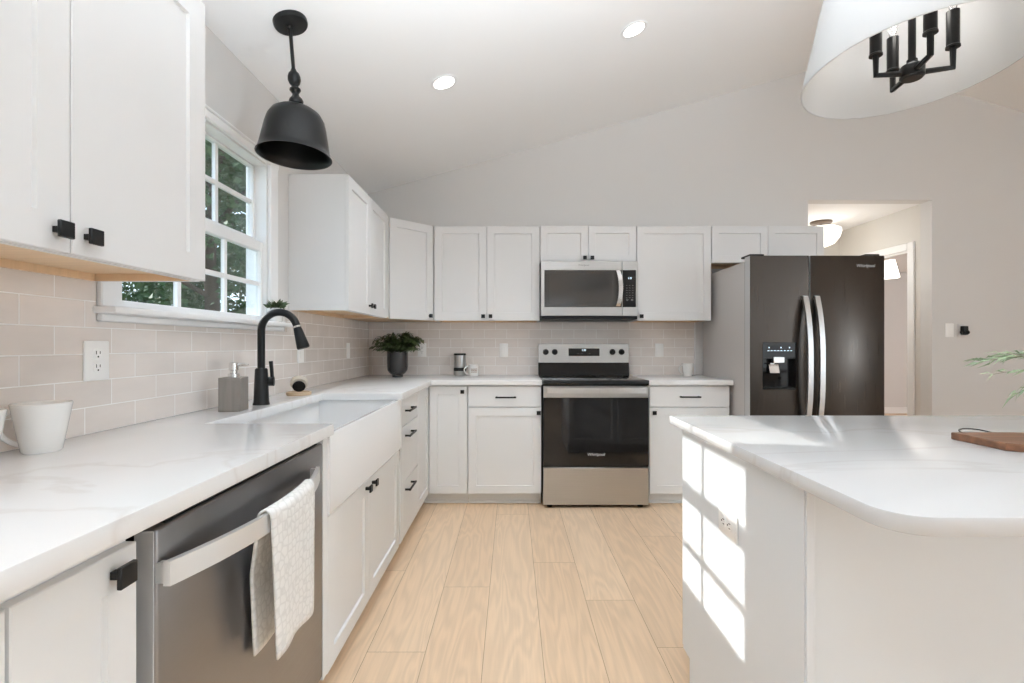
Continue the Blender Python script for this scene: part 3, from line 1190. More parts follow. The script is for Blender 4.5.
# oven door: steel top band, black glass below
m = MB().box(0.002, W_ - 0.002, 0.0, 0.028, 0.296, 0.7905, 0.002)
od = m.build('oven_door', M_BGLASS, c)
lettering('Whirlpool', 0.030, M_TEXTW, od, (W_ / 2, -0.001, 0.385), shear=0.15)
m = MB().box(0.002, W_ - 0.002, -0.002, 0.028, 0.791, 0.8745, 0.002)
ub = m.build('door_band', M_STEEL, c)
pts = [(0.03 + (W_ - 0.06) * i / 20, -0.034 - 0.014 * (1 - abs(-1 + 2 * i / 20) ** 4), 0.846) for i in range(21)]
m = MB().ribbon(pts, 0.020, (0, 0, 1), 0.007, (0, 1, 0))
for s_ in (0.045, W_ - 0.045):
    m.box(s_ - 0.012, s_ + 0.012, -0.034, -0.001, 0.832, 0.860)
m.build('handle', M_HANDLE, ub)
m = MB().box(0.002, W_ - 0.002, -0.001, 0.028, 0.024, 0.291, 0.003)
m.build('drawer', M_STEEL, c)
for fx in (0.05, W_ - 0.05):
    for fy in (0.05, 0.60):
        MB().lathe([(0.0, 0.0), (0.02, 0.0), (0.02, 0.008), (0.012, 0.010), (0.012, 0.0195), (0.0, 0.0195)], (fx, fy, 0), 16).build('foot', M_DARK, c)

# ------------------------------------------------------------------ microwave
c = thing('microwave', 'stainless over-the-range microwave with black door glass', 'microwave', (0.2225, 3.858, 1.366), 0)
W_ = 0.7515
H0 = 0.030
m = MB().box(0, W_, 0.030, 0.385, 0.020, 0.448, 0.001)
m.build('body', M_DARK, c)
m = MB().box(0.004, W_ - 0.004, 0.010, 0.385, 0.0, 0.0195, 0.002)
for i in range(24):
    m.box(0.03 + i * 0.029, 0.05 + i * 0.029, 0.0085, 0.0105, 0.004, 0.014)
m.build('vent_grille', M_DARK, c)
XD = 0.628
m = MB().framed(0.0, XD - 0.001, H0 - 0.004, 0.448, 0.026, XD - 0.002, 0.092, 0.380, 0.0, 0.029, 0.004, 0.002, 0.001)
md_ = m.build('door', M_STEEL, c)
m = MB().framed(0.0275, XD - 0.003, 0.0935, 0.3785, 0.062, XD - 0.072, 0.118, 0.345, 0.0012, 0.0026, 0.0012, 0.0004, 0.001)
m.build('door_glass', M_MGLASS, md_)
lettering('Whirlpool', 0.020, M_TEXTD, md_, (0.33, -0.0005, 0.417), shear=0.15)
m = MB().framed(XD + 0.001, W_, H0 - 0.004, 0.448, XD + 0.0015, W_ - 0.016, 0.092, 0.380, 0.0, 0.029, 0.004, 0.002, 0.0005)
cp = m.build('control_panel', M_STEEL, c)
m = MB().box(XD + 0.003, W_ - 0.018, 0.0012, 0.0038, 0.0935, 0.3785)
m.build('keypad', M_BGLASS, cp)
lettering('1:21', 0.020, M_LED, cp, (XD + 0.060, 0.0005, 0.316))
lettering('\n'.join(['--  --  --'] * 6 + ['O    O']), 0.019, M_TEXTG, cp, (XD + 0.058, 0.0006, 0.205))
pts = []
for i in range(19):
    u = -1 + 2 * i / 18
    pts.append((XD - 0.032 + 0.018 * (1 - u * u) - 0.006, -0.022 - 0.020 * (1 - u ** 4), 0.236 + 0.138 * u))
m = MB().ribbon(pts, 0.016, (1, 0, 0), 0.006, (0, 1, 0))
for u in (0.112, 0.360):
    m.box(XD - 0.048, XD - 0.028, -0.026, 0.002, u - 0.008, u + 0.008)
m.build('handle', M_STEELB, md_)

# ------------------------------------------------------------------ refrigerator
XF0, XF1, YF = 1.602, 2.506, 3.362
c = thing('refrigerator', 'dark taupe side-by-side refrigerator with an ice and water dispenser', 'refrigerator', (XF0, YF, 0), 0)
W_ = XF1 - XF0
m = MB().box(0.004, W_ - 0.004, 0.085, 0.845, 0.02, 1.742, 0.004)
m.build('body', M_FSIDE, c)
DL = 0.396
m = MB().framed(0.0, DL, 0.09, 1.770, 0.083, 0.311, 0.872, 1.080, 0.0, 0.075, 0.050, 0.005, 0.004)
ld = m.build('door', M_FRIDGE, c)
m = MB().box(DL + 0.010, W_, 0.0, 0.075, 0.09, 1.770, 0.005, 2)
rd = m.build('door', M_FRIDGE, c)
m = MB().box(0.001, W_ - 0.001, 0.0755, 0.0845, 0.09, 1.735)
m.build('door_gasket', M_DARK, c)
m = MB().box(-0.003, -0.0002, 0.003, 0.074, 0.093, 1.767, 0.001)
m.box(DL + 0.0075, DL + 0.0098, 0.003, 0.074, 0.093, 1.767, 0.001)
m.build('door_edge_trim', M_DWEDGE, c)
m = MB().box(0.01, W_ - 0.01, 0.03, 0.09, 0.02, 0.085)
m.build('kick_grille', M_DARK, c)
for hx in (0.01, W_ - 0.11):
    MB().box(hx, hx + 0.10, 0.03, 0.16, 1.7705, 1.785, 0.004).build('hinge_cover', M_DARK, c)


def fridge_handle(parent, x):
    pts = []
    for i in range(31):
        u = -1 + 2 * i / 30
        pts.append((x, -0.012 - 0.062 * (1 - abs(u) ** 2.6), 1.02 + 0.475 * u))
    m = MB().ribbon(pts, 0.0165, (1, 0, 0), 0.010, (0, 1, 0))
    for z in (0.555, 1.485):
        m.box(x - 0.0165, x + 0.0165, -0.014, 0.001, z - 0.012, z + 0.012)
    m.build('handle', M_HANDLE, parent)


fridge_handle(ld, DL - 0.036)
fridge_handle(rd, DL + 0.007 + 0.036)
lettering('Whirlpool', 0.030, M_TEXTG, rd, (0.775, -0.001, 1.700), shear=0.15)
m = MB().box(0.083, 0.311, -0.003, 0.002, 1.080, 1.186, 0.0015)
m.framed(0.0830, 0.3110, 0.868, 1.0797, 0.088, 0.306, 0.877, 1.076, -0.003, 0.050, 0.046, 0.001, 0.003)
dp = m.build('dispenser', M_BGLASS, c)
m = MB().box(0.155, 0.228, -0.008, 0.028, 1.047, 1.088, 0.003)
m.box(0.135, 0.165, 0.0, 0.03, 1.036, 1.046, 0.002)
m.build('spout', M_STEELB, dp)
m = MB().prism([(0.012, 0.978), (0.016, 0.976), (0.034, 1.034), (0.030, 1.036)], 0.140, 0.205, 'x')
m.build('paddle', M_STEELB, dp)
m = MB()
for q_ in (0.125, 0.205, 0.262):
    m.box(q_ - 0.003, q_ + 0.003, -0.0042, -0.0032, 1.147, 1.153)
for q_ in range(8):
    m.box(0.115 + q_ * 0.022, 0.125 + q_ * 0.022, -0.0042, -0.0032, 1.128, 1.131)
m.build('indicator', M_LED, dp)
m = MB().box(0.09, 0.304, 0.002, 0.042, 0.8775, 0.882)
m.box(0.19, 0.21, -0.0038, -0.0028, 0.871, 0.875)
m.build('drip_tray', M_DARK, dp)

# ------------------------------------------------------------------ island
IX0, IX1, IY0, IY1 = 0.571, 2.75, 0.744, 1.812
BX0, BX1, BY0, BY1 = 0.608, 2.71, 1.036, 1.790
c = thing('island_cabinet', 'white kitchen island base with a plain end panel', 'kitchen island', (0, 0, 0))
m = MB().prism([(BY0 + 0.020, 0.0), (1.708, 0.0), (1.708, 0.098), (1.770, 0.098), (1.770, 0.883), (BY0 + 0.020, 0.883)], BX0 + 0.004, BX1, 'x')
m.build('carcass', M_ISL, c)
m = MB().prism([(BY0 + 0.001, 0.0), (1.706, 0.0), (1.706, 0.099), (1.768, 0.099), (1.768, 0.8835), (BY0 + 0.001, 0.8835)], BX0 - 0.002, BX0 + 0.0035, 'x')
m.build('end_panel', M_ISL, c)
m = MB().box(BX0, BX0 + 0.018, BY0 - 0.004, BY0 + 0.0005, 0.0, 0.8832, 0.001)
m.build('corner_stile', M_ISL, c)
m = MB().box(BX0 + 0.0185, BX1, BY0 + 0.008, BY0 + 0.0195, 0.0, 0.8832)
m.build('back_panel', M_ISL, c)
nd = 4
wdd = (BX1 - BX0) / nd
for i in range(nd):
    x0 = BX0 + i * wdd + 0.002
    d = MB().shaker(-wdd / 2 + 0.002, wdd / 2 - 0.002, 0.102, 0.870, 0.058).build('door', M_ISL, c, (x0 + wdd / 2 - 0.002, BY1, 0), (0, 0, R(180)))
    knob(d, (-1 if i % 2 else 1) * -(wdd / 2 - 0.034) * -1, 0.835)
# outlet in the end panel
# island top
rr = 0.065
poly = [(IX0, IY1), (IX0, IY0 + rr)]
for i in range(1, 12):
    a = math.pi + (math.pi / 2) * i / 12
    poly.append((IX0 + rr + rr * math.cos(a), IY0 + rr + rr * math.sin(a)))
poly += [(IX0 + rr, IY0), (IX1 - rr, IY0)]
for i in range(1, 12):
    a = 1.5 * math.pi + (math.pi / 2) * i / 12
    poly.append((IX1 - rr + rr * math.cos(a), IY0 + rr + rr * math.sin(a)))
poly += [(IX1, IY0 + rr), (IX1, IY1)]
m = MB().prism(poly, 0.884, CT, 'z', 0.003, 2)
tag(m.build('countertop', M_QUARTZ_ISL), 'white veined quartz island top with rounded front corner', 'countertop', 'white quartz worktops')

# ------------------------------------------------------------------ outlets and switches
def outlet(label, loc, rz, kind='duplex', group='white wall plates', hw=0.036):
    o = thing('wall_outlet' if kind == 'duplex' else 'light_switch', label, 'outlet' if kind == 'duplex' else 'switch', loc, rz, group)
    m = MB().box(-hw, hw, -0.006, 0, -0.058, 0.058, 0.003, 2)
    if kind == 'duplex':
        pl = m.build('cover_plate', M_PLATE, o)
        for s_ in (-1, 1):
            m = MB().lathe([(0.0, 0.0085), (0.0155, 0.0085), (0.0165, 0.0075), (0.0165, 0.0)], (0, -0.0, s_ * 0.0195), 24, 'y')
            rc = m.build('receptacle', M_PLATE, pl)
            m = MB().box(-0.0075, -0.0055, -0.0092, -0.0082, s_ * 0.0195 - 0.001, s_ * 0.0195 + 0.009)
            m.box(0.0055, 0.0075, -0.0092, -0.0082, s_ * 0.0195 - 0.0, s_ * 0.0195 + 0.008)
            m.lathe([(0.0, 0.0092), (0.0026, 0.0092), (0.0026, 0.008)], (0, 0, s_ * 0.0195 - 0.008), 10, 'y')
            m.build('slots', M_DARK, o)
    else:
        m.build('cover_plate', M_PLATE, o)
        m = MB().box(-0.0165, 0.0165, -0.010, -0.0065, -0.033, 0.033, 0.002)
        m.build('rocker', M_PLATE, o)
    return o


TX = XL + 0.009
outlet('white duplex outlet in the tile under the left wall cabinet', (TX, 1.458, 1.124), 90, hw=0.044)
outlet('white switch plate on the tile behind the faucet spout', (TX, 2.868, 1.123), 90, 'switch', hw=0.044)
outlet('white plate on the left tile near the corner fern', (TX, 3.700, 1.125), 90, 'switch')
TYB = YB - 0.009
outlet('white plate on the back tile just right of the fern pot', (-0.762, TYB, 1.125), 0)
outlet('white plate on the back tile between printed mug and range', (-0.070, TYB, 1.122), 0, 'switch')
outlet('white plate on the back tile between range and right mug', (1.248, TYB, 1.122), 0, 'switch')
outlet('white switch plate on the grey wall right of the hall opening', (3.715, YB - 0.001, 1.292), 0, 'switch')
o = outlet('white outlet on the sunlit end panel of the island', (BX0 - 0.003, 1.395, 0.672), -90)
o.rotation_euler = (R(0), 0, R(-90))
# outlet on island is mounted sideways
o.rotation_euler = (R(90), 0, R(-90))
o.rotation_mode = 'XYZ'
o.matrix_basis = Matrix.Translation((BX0 - 0.003, 1.395, 0.672)) @ Matrix.Rotation(R(-90), 4, 'Z') @ Matrix.Rotation(R(90), 4, 'Y')
# black plug-in sensor
c = thing('plug_in_device', 'small black device plugged in beside the grey-wall switch', 'device', (3.822, YB - 0.001, 1.288), 0)
m = MB().box(-0.036, 0.036, -0.006, 0, -0.058, 0.058, 0.003, 2)
m.build('cover_plate', M_WALL, c)
m = MB().box(-0.020, 0.024, -0.040, -0.0065, -0.036, 0.040, 0.006, 2)
m.build('body', M_DARK, c)
m = MB().lathe([(0, 0.012), (0.016, 0.010), (0.020, 0.0), (0.016, -0.010), (0, -0.012)], (-0.018, -0.028, -0.014), 20, 'x')
m.lathe([(0, 0.012), (0.016, 0.010), (0.020, 0.0), (0.016, -0.010), (0, -0.012)], (0.020, -0.028, -0.014), 20, 'x')
m.build('side_dial', M_DARK, c)

# ------------------------------------------------------------------ faucet
fx, fy = -1.073, 2.140
c = thing('faucet', 'matte black gooseneck pull-down faucet behind the sink', 'faucet', (fx, fy, CT), 0)
m = MB().lathe([(0.0, 0.0), (0.0335, 0.0), (0.0335, 0.006), (0.031, 0.012), (0.025, 0.150), (0.021, 0.156), (0, 0.156)], (0, 0, 0), 36)
m.build('base', M_BLACK, c)
pts = [(0, 0, 0.15), (0, 0, 0.22), (0, 0, 0.30)]
rad = 0.077
for i in range(0, 19):
    a = math.pi - (math.pi * 0.93) * i / 18
    pts.append((rad + rad * math.cos(a), 0, 0.318 + rad * math.sin(a)))
m = MB().tube(pts, 0.0155, 20)
m.build('spout', M_BLACK, c)
e = Vector(pts[-1])
dn = (Vector(pts[-1]) - Vector(pts[-2])).normalized()
m = MB().tube([e - dn * 0.002, e + dn * 0.006], [0.0172, 0.0172], 24)
m.build('collar', M_STEELB, c)
m = MB().tube([e + dn * 0.006, e + dn * 0.02, e + dn * 0.06, e + dn * 0.092, e + dn * 0.098], [0.016, 0.0185, 0.023, 0.0265, 0.024], 24)
m.build('spray_head', M_BLACK, c)
m = MB().cyl((0.018, 0.012, 0.098), (0.046, 0.020, 0.098), 0.019, 0.020, 24)
m.tube([(0.037, 0.020, 0.105), (0.035, 0.020, 0.150), (0.031, 0.020, 0.185)], [0.0075, 0.0075, 0.0085], 14)
m.build('lever', M_BLACK, c)

# ------------------------------------------------------------------ soap dispenser
c = thing('soap_dispenser', 'square grey wood soap dispenser with a steel pump', 'soap dispenser', (-1.083, 1.945, CT), 8)
m = MB().box(-0.040, 0.040, -0.040, 0.040, 0.0, 0.130, 0.0012)
m.build('bottle', M_GREYWOOD, c)
m = MB().lathe([(0.0, 0.130), (0.020, 0.1302), (0.020, 0.143), (0.013, 0.146), (0.013, 0.156), (0.017, 0.158), (0.017, 0.184), (0.012, 0.187), (0, 0.187)], (0, 0, 0), 28)
m.tube([(0.010, 0.0, 0.178), (0.035, 0.004, 0.180), (0.052, 0.006, 0.178)], [0.0055, 0.005, 0.0035], 10)
m.build('pump', M_STEELB, c)

# ------------------------------------------------------------------ dish brush in a tray
c = thing('brush_tray', 'tan wooden brush tray on the counter behind the sink', 'tray', (-1.085, 2.545, CT), 0)
m = MB().lathe([(0.0, 0.0), (0.056, 0.0), (0.060, 0.004), (0.060, 0.016), (0.055, 0.018), (0.050, 0.010), (0.0, 0.009)], (0, 0, 0), 36)
m.build('dish', M_BRUSHWOOD, c)
c = thing('dish_brush', 'round pale dish brush with black bristles lying in the tan tray', 'brush', (-1.085, 2.545, CT + 0.0105), 0)
tl = Matrix.Rotation(R(62), 4, 'X') @ Matrix.Rotation(R(0), 4, 'Y')
m = MB().lathe([(0.0, -0.006), (0.036, -0.004), (0.043, 0.006), (0.042, 0.016), (0.030, 0.026), (0.0, 0.030)], (0.0, 0.004, 0.044), 32, tilt=Matrix.Rotation(R(20), 4, 'Z') @ Matrix.Rotation(R(-62), 4, 'X'))
m.build('head', mat('pale_wood', (0.62, 0.56, 0.48), 0.5), c)
m = MB().lathe([(0.0, 0.004), (0.022, 0.004), (0.030, 0.016), (0.031, 0.022), (0.0, 0.024)], (0.0, 0.004, 0.044), 32, tilt=Matrix.Rotation(R(20), 4, 'Z') @ Matrix.Rotation(R(118), 4, 'X'))
m.build('bristles', M_DARK, c)

# ------------------------------------------------------------------ mugs
def mug(label, loc, rz, h, r0, r1, hs=1.0, group='white ceramic mugs'):
    c = thing('mug', label, 'mug', loc, rz, group)
    m = MB().lathe([(0.0, 0.004), (r0 * 0.85, 0.003), (r0 * 0.9, 0.0), (r0, 0.004), (r0 + (r1 - r0) * 0.5, h * 0.5), (r1, h - 0.002), (r1 - 0.0015, h), (r1 - 0.004, h - 0.002),
                   (r0 + (r1 - r0) * 0.5 - 0.004, h * 0.5), (r0 - 0.005, 0.010), (0.0, 0.008)], (0, 0, 0), 40)
    m.build('cup', M_CERAM, c)
    pts = []
    for i in range(15):
        a = R(-75 + 150 * i / 14)
        pts.append((r0 + (r1 - r0) * (0.5 + 0.38 * math.sin(a)) - 0.003 + hs * 0.038 * (math.cos(a) - math.cos(R(75))) / (1 - math.cos(R(75))), 0, h * 0.5 + h * 0.36 * math.sin(a) / math.sin(R(75))))
    m = MB().tube(pts, [0.0060] * 15, 10)
    m.build('handle', M_CERAM, c)
    return c


mug('white flared mug fully in view on the left counter below the outlet', (-1.128, 1.200, CT), 200, 0.118, 0.038, 0.057)
mug('white mug cut off by the left picture edge', (-1.136, 1.046, CT), 235, 0.118, 0.038, 0.057)
mug('white mug on the short counter beside the refrigerator', (1.430, 4.07, CT), 188, 0.104, 0.032, 0.047)
pm = mug('cream mug with brown print standing beside the steel canister', (-0.315, 4.085, CT), 195, 0.095, 0.040, 0.043)
m = MB()
for r_ in range(3):
    for q_ in range(7):
        a = R(-112 + q_ * 7.5 + 90 - 0)
        aa = R(-90 + (q_ - 3) * 10 - 195 + 360 + 12)
        x, y = 0.0428 * math.cos(aa), 0.0428 * math.sin(aa)
        z = 0.058 - r_ * 0.012
        hh = 0.0035 if (q_ + r_) % 3 else 0.002
        m.lathe([(0, -0.0006), (0.0036, -0.0006), (0.0036, 0.0006), (0, 0.0006)], (x, y, z), 8, tilt=Matrix.Rotation(aa, 4, 'Z') @ Matrix.Rotation(R(90), 4, 'Y'))
m.build('print', M_INK, pm)

# ------------------------------------------------------------------ canister, fern pot
c = thing('canister', 'tall stainless canister with a dark band by the back tile', 'canister', (-0.430, 4.130, CT))
m = MB().lathe([(0, 0), (0.048, 0.0), (0.050, 0.003), (0.050, 0.174), (0.046, 0.178), (0.0, 0.178)], (0, 0, 0), 36)
m.build('body', M_STEEL, c)
m = MB().lathe([(0.0503, 0.040), (0.0508, 0.041), (0.0508, 0.066), (0.0503, 0.067)], (0, 0, 0), 36)
m.build('band', M_DARK, c)
m = MB().lathe([(0.0505, 0.168), (0.051, 0.178), (0.047, 0.184), (0.0, 0.185)], (0, 0, 0), 36)
m.build('lid', M_DARK, c)

c = thing('potted_fern', 'dark fern in a charcoal footed pot in the counter corner', 'plant', (-0.905, 3.955, CT))
m = MB().lathe([(0.0, 0.0), (0.042, 0.0), (0.044, 0.018), (0.060, 0.030), (0.078, 0.055), (0.082, 0.085), (0.082, 0.210), (0.079, 0.213), (0.075, 0.210), (0.075, 0.190), (0.0, 0.188)], (0, 0, 0), 40)
pot = m.build('pot', M_POT, c)
m = MB().lathe([(0.0, 0.190), (0.074, 0.190)], (0, 0, 0), 24)
m.build('soil', M_SOIL, pot)


def fronds(mb, stems, center, n, h0, reach, hgt, leaf_l, leaf_w, rnd, nl=14):
    for i in range(n):
        a = rnd.uniform(0, 2 * math.pi)
        rr_ = reach * rnd.uniform(0.45, 1.0)
        top = hgt * rnd.uniform(0.5, 1.0)
        p0 = Vector(center) + Vector((0.03 * math.cos(a), 0.03 * math.sin(a), h0 - 0.02))
        pts = []
        for s in range(7):
            u = s / 6
            pts.append(p0 + Vector((math.cos(a) * rr_ * u, math.sin(a) * rr_ * u, top * (math.sin(u * 2.1)) / math.sin(1.57) * (1 - 0.15 * u))))
        stems.tube(pts, [0.0018 * (1 - 0.6 * s / 6) for s in range(7)], 5)
        for q in range(nl):
            u = 0.2 + 0.8 * q / nl
            f = u * 6
            i0 = min(5, int(f))
            p = pts[i0].lerp(pts[i0 + 1], f - i0)
            t_ = (pts[i0 + 1] - pts[i0]).normalized()
            sd = t_.cross(Vector((0, 0, 1))).normalized()
            for sg in (-1, 1):
                d = t_ * 0.55 + sd * sg + Vector((0, 0, rnd.uniform(-0.35, 0.25)))
                mb.leaf(p, d, leaf_l * (1.1 - 0.55 * u) * rnd.uniform(0.8, 1.2), leaf_w, (0, 0, 1), 0.3)


rnd = random.Random(5)
lf, stm = MB(), MB()
fronds(lf, stm, (0, 0, 0), 24, 0.20, 0.19, 0.155, 0.075, 0.022, rnd)
fronds(lf, stm, (0, 0, 0), 16, 0.20, 0.10, 0.185, 0.07, 0.020, rnd)
fronds(lf, stm, (0, 0, 0), 16, 0.20, 0.19, 0.07, 0.07, 0.020, rnd)
stm.build('stems', M_STEM, c)
lf.build('foliage', M_LEAF, c)

# small plant on the window sill
c = thing('sill_plant', 'tiny green plant in a white pot on the window sill', 'plant', (XL + 0.037, 2.505, WZ0 + 0.0225))
m = MB().lathe([(0.0, 0.0), (0.030, 0.0), (0.034, 0.004), (0.042, 0.066), (0.040, 0.068), (0.037, 0.064), (0.036, 0.058), (0.0, 0.057)], (0, 0, 0), 32)
m.build('pot', M_CERAM, c)
lf = MB()
for i in range(150):
    a = rnd.uniform(0, 2 * math.pi)
    e_ = rnd.uniform(0.2, 1.3)
    b = (rnd.uniform(0, 0.032) * math.cos(a), rnd.uniform(0, 0.032) * math.sin(a), rnd.uniform(0.053, 0.080))
    lf.leaf(b, (math.cos(a) * math.cos(e_), math.sin(a) * math.cos(e_), math.sin(e_)), rnd.uniform(0.026, 0.048), 0.014, None, 0.2)
lf.build('foliage', M_SUCC, c)

# ------------------------------------------------------------------ cutting board and leafy vase on the island
c = thing('cutting_board', 'dark wood cutting board with a wire handle lying on the island', 'cutting board', (1.190, 1.185, CT + 0.0005), 0)
m = MB().prism([(0, 0.02), (0.03, 0), (0.45, 0.0), (0.45, 0.17), (0.0, 0.17)], 0.0, 0.019, 'z', 0.002, 1)
m.build('board', M_BOARD, c)
pts = [(0.030 + 0.080 * (0.5 - 0.5 * math.cos(math.pi * i / 16)), 0.168 + 0.035 * math.sin(math.pi * i / 16), 0.017 + 0.006 * math.sin(math.pi * i / 16)) for i in range(17)]
m = MB().tube(pts, 0.0018, 8)
m.build('handle', M_BLACK, c)

c = thing('leafy_vase', 'sprig of pale green leaves reaching in over the island from the right', 'plant', (1.84, 1.52, CT + 0.0005))
m = MB().lathe([(0.0, 0.0), (0.05, 0.0), (0.07, 0.03), (0.075, 0.07), (0.05, 0.12), (0.028, 0.14), (0.032, 0.155), (0.028, 0.155), (0.024, 0.14), (0.0, 0.135)], (0, 0, 0), 36)
m.build('vase', M_CERAM, c)
lf, stm = MB(), MB()
rnd = random.Random(11)


def sprig(p0, p1, p2, nleaf, ll):
    pts = []
    for s in range(13):
        u = s / 12
        pts.append(Vector(p0) * (1 - u) ** 2 + Vector(p1) * 2 * u * (1 - u) + Vector(p2) * u * u)
    stm.tube(pts, [0.002 * (1 - 0.7 * s / 12) for s in range(13)], 5)
    for q in range(nleaf):
        u = 0.30 + 0.70 * q / nleaf
        f = u * 12
        i0 = min(11, int(f))
        p = pts[i0].lerp(pts[i0 + 1], f - i0)
        t_ = (pts[i0 + 1] - pts[i0]).normalized()
        sd = Vector((rnd.uniform(-0.4, 0.4), rnd.uniform(-1, 1), rnd.uniform(-0.8, 0.8)))
        lf.leaf(p, t_ * 1.0 + sd * 0.45, ll * rnd.uniform(0.7, 1.2), 0.007, None, 0.25)


sprig((0, 0, 0.12), (-0.12, 0.0, 0.27), (-0.43, 0.0, 0.200), 46, 0.055)
sprig((0, 0, 0.12), (-0.12, 0.02, 0.26), (-0.36, 0.03, 0.215), 34, 0.050)
sprig((0, 0, 0.12), (-0.14, -0.02, 0.22), (-0.42, -0.03, 0.165), 24, 0.045)
sprig((0, 0, 0.12), (-0.14, 0.03, 0.20), (-0.29, 0.02, 0.10), 30, 0.05)
sprig((0, 0, 0.12), (0.1, 0.0, 0.30), (0.33, 0.05, 0.22), 36, 0.055)
sprig((0, 0, 0.12), (0.02, 0.1, 0.32), (0.1, 0.30, 0.26), 36, 0.055)
sprig((0, 0, 0.12), (0.0, -0.08, 0.34), (0.05, -0.22, 0.30), 36, 0.055)
stm.build('stems', M_STEM, c)
lf.build('foliage', M_LEAF2, c)

# ------------------------------------------------------------------ pendant over the sink
px_, py_ = -0.934, 2.103
tilt = Matrix.Rotation(-math.atan(0.28), 4, 'Y')
cz = ceil_z(px_)
c = thing('pendant_lamp', 'black bell-shaped pendant lamp hanging over the sink', 'lamp', (px_, py_, cz))
m = MB().lathe([(0.0, -0.024), (0.050, -0.024), (0.066, -0.020), (0.069, -0.014), (0.069, -0.001), (0.0, -0.001)], (0, 0, 0), 40, tilt=tilt)
m.lathe([(0.012, -0.020), (0.012, -0.036), (0.0, -0.040)], (0, 0, 0), 16)
m.build('canopy', M_PEND, c)
zb = lambda z: z - cz
nrm_ = (Matrix.Rotation(0.0265, 4, 'Y') @ Matrix.Rotation(-0.040, 4, 'X'))
SC = Vector((-0.915 - px_, 0.0, 1.962 - cz))
apex = SC + nrm_ @ Vector((0, 0, 0.212))
lean = (apex - Vector((0, 0, -0.03)))
lean = lean / lean.z


def on_rod(z):
    return Vector((0, 0, -0.03)) + lean * (z + 0.03)


m = MB().cyl((0, 0, -0.02), on_rod(zb(2.325)), 0.0075, None, 16)
m.build('rod', M_PEND, c)
LT = Matrix.Translation(on_rod(zb(2.172))) @ lean.to_track_quat('Z', 'Y').to_matrix().to_4x4()
ST = Matrix.Translation(SC) @ nrm_
prof = [(0.0, 2.333), (0.009, 2.332), (0.012, 2.322), (0.019, 2.314), (0.0235, 2.300), (0.024, 2.285), (0.019, 2.270), (0.012, 2.263), (0.0125, 2.256), (0.020, 2.249),
        (0.021, 2.243), (0.016, 2.235), (0.012, 2.228), (0.0135, 2.218), (0.023, 2.208), (0.027, 2.197), (0.025, 2.186), (0.017, 2.179), (0.017, 2.172), (0, 2.172)]
m = MB().lathe([(r * 1.08, z - 2.172) for r, z in prof], (0, 0, 0), 24, tilt=LT)
m.build('turned_stem', M_PEND, c)
S0 = 0.0
prof = [(0.030, 0.198), (0.046, 0.195), (0.078, 0.186), (0.101, 0.171), (0.117, 0.146), (0.126, 0.115), (0.134, 0.075), (0.143, 0.030), (0.149, 0.006), (0.154, 0.002), (0.155, 0.0),
        (0.150, 0.001), (0.146, 0.006), (0.139, 0.030), (0.130, 0.075), (0.122, 0.115), (0.113, 0.143), (0.098, 0.167), (0.076, 0.181), (0.045, 0.190), (0.030, 0.192), (0.0, 0.192)]
m = MB().lathe([(r * 0.150 / 0.155, z * 1.06) for r, z in prof], (0, 0, 0), 56, tilt=ST)
m.build('shade', M_PEND, c)
m = MB().lathe([(0.016, S0 + 0.190), (0.016, S0 + 0.150), (0.018, S0 + 0.145), (0.030, S0 + 0.110), (0.026, S0 + 0.088), (0.0, S0 + 0.078)], (0, 0, 0), 24, tilt=ST)
m.build('bulb', mat('frosted_bulb', (0.35, 0.35, 0.34), 0.4), c)

# ------------------------------------------------------------------ drum chandelier over the island
hx, hy, hz = 1.028, 1.285, 1.868
cz = ceil_z(hx)
c = thing('chandelier', 'white drum-shade chandelier with black candle arms over the island', 'lamp', (hx, hy, cz))
b = lambda z: z - cz
m = MB().lathe([(0.0, -0.026), (0.055, -0.026), (0.066, -0.018), (0.066, -0.001), (0.0, -0.001)], (0, 0, 0), 36, tilt=tilt)
m.build('canopy', M_PEND, c)
m = MB().cyl((0, 0, -0.02), (0, 0, b(hz + 0.01)), 0.0085, None, 12)
m.lathe([(0.0, b(hz + 0.036)), (0.012, b(hz + 0.034)), (0.012, b(hz + 0.02)), (0.0, b(hz + 0.02))], (0, 0, 0), 16)
m.build('rod', M_PEND, c)
m = MB().lathe([(0.0, b(hz + 0.020)), (0.024, b(hz + 0.019)), (0.027, b(hz + 0.015)), (0.027, b(hz - 0.010)), (0.022, b(hz - 0.015)), (0.0, b(hz - 0.015))], (0, 0, 0), 28)
m.build('hub', M_PEND, c)
for a in (173, 80, -18, -105):
    ca, sa = math.cos(R(a)), math.sin(R(a))
    ra = 0.086
    m = MB().tube([(0.02 * ca, 0.02 * sa, b(hz)), (ra * ca, ra * sa, b(hz)), (ra * ca, ra * sa, b(hz + 0.055))], 0.0075, 8)
    arm = m.build('arm', M_PEND, c)
    m = MB().lathe([(0.0, b(hz + 0.050)), (0.0155, b(hz + 0.050)), (0.0155, b(hz + 0.054)), (0.0138, b(hz + 0.056)), (0.0138, b(hz + 0.142)), (0.0, b(hz + 0.142))], (ra * ca, ra * sa, 0), 18)
    m.build('candle_sleeve', M_PEND, arm)
    m = MB().lathe([(0.007, b(hz + 0.142)), (0.009, b(hz + 0.155)), (0.016, b(hz + 0.180)), (0.011, b(hz + 0.205)), (0.003, b(hz + 0.225)), (0.0, b(hz + 0.230))], (ra * ca, ra * sa, 0), 16)
    m.build('bulb', M_FILAMENT, arm)
R0, R1, SH = 0.2496, 0.172, 0.285
HT = Matrix.Translation((1.030 - hx, 0, b(1.877))) @ Matrix.Rotation(-0.037, 4, 'Y') @ Matrix.Rotation(-0.061, 4, 'X')
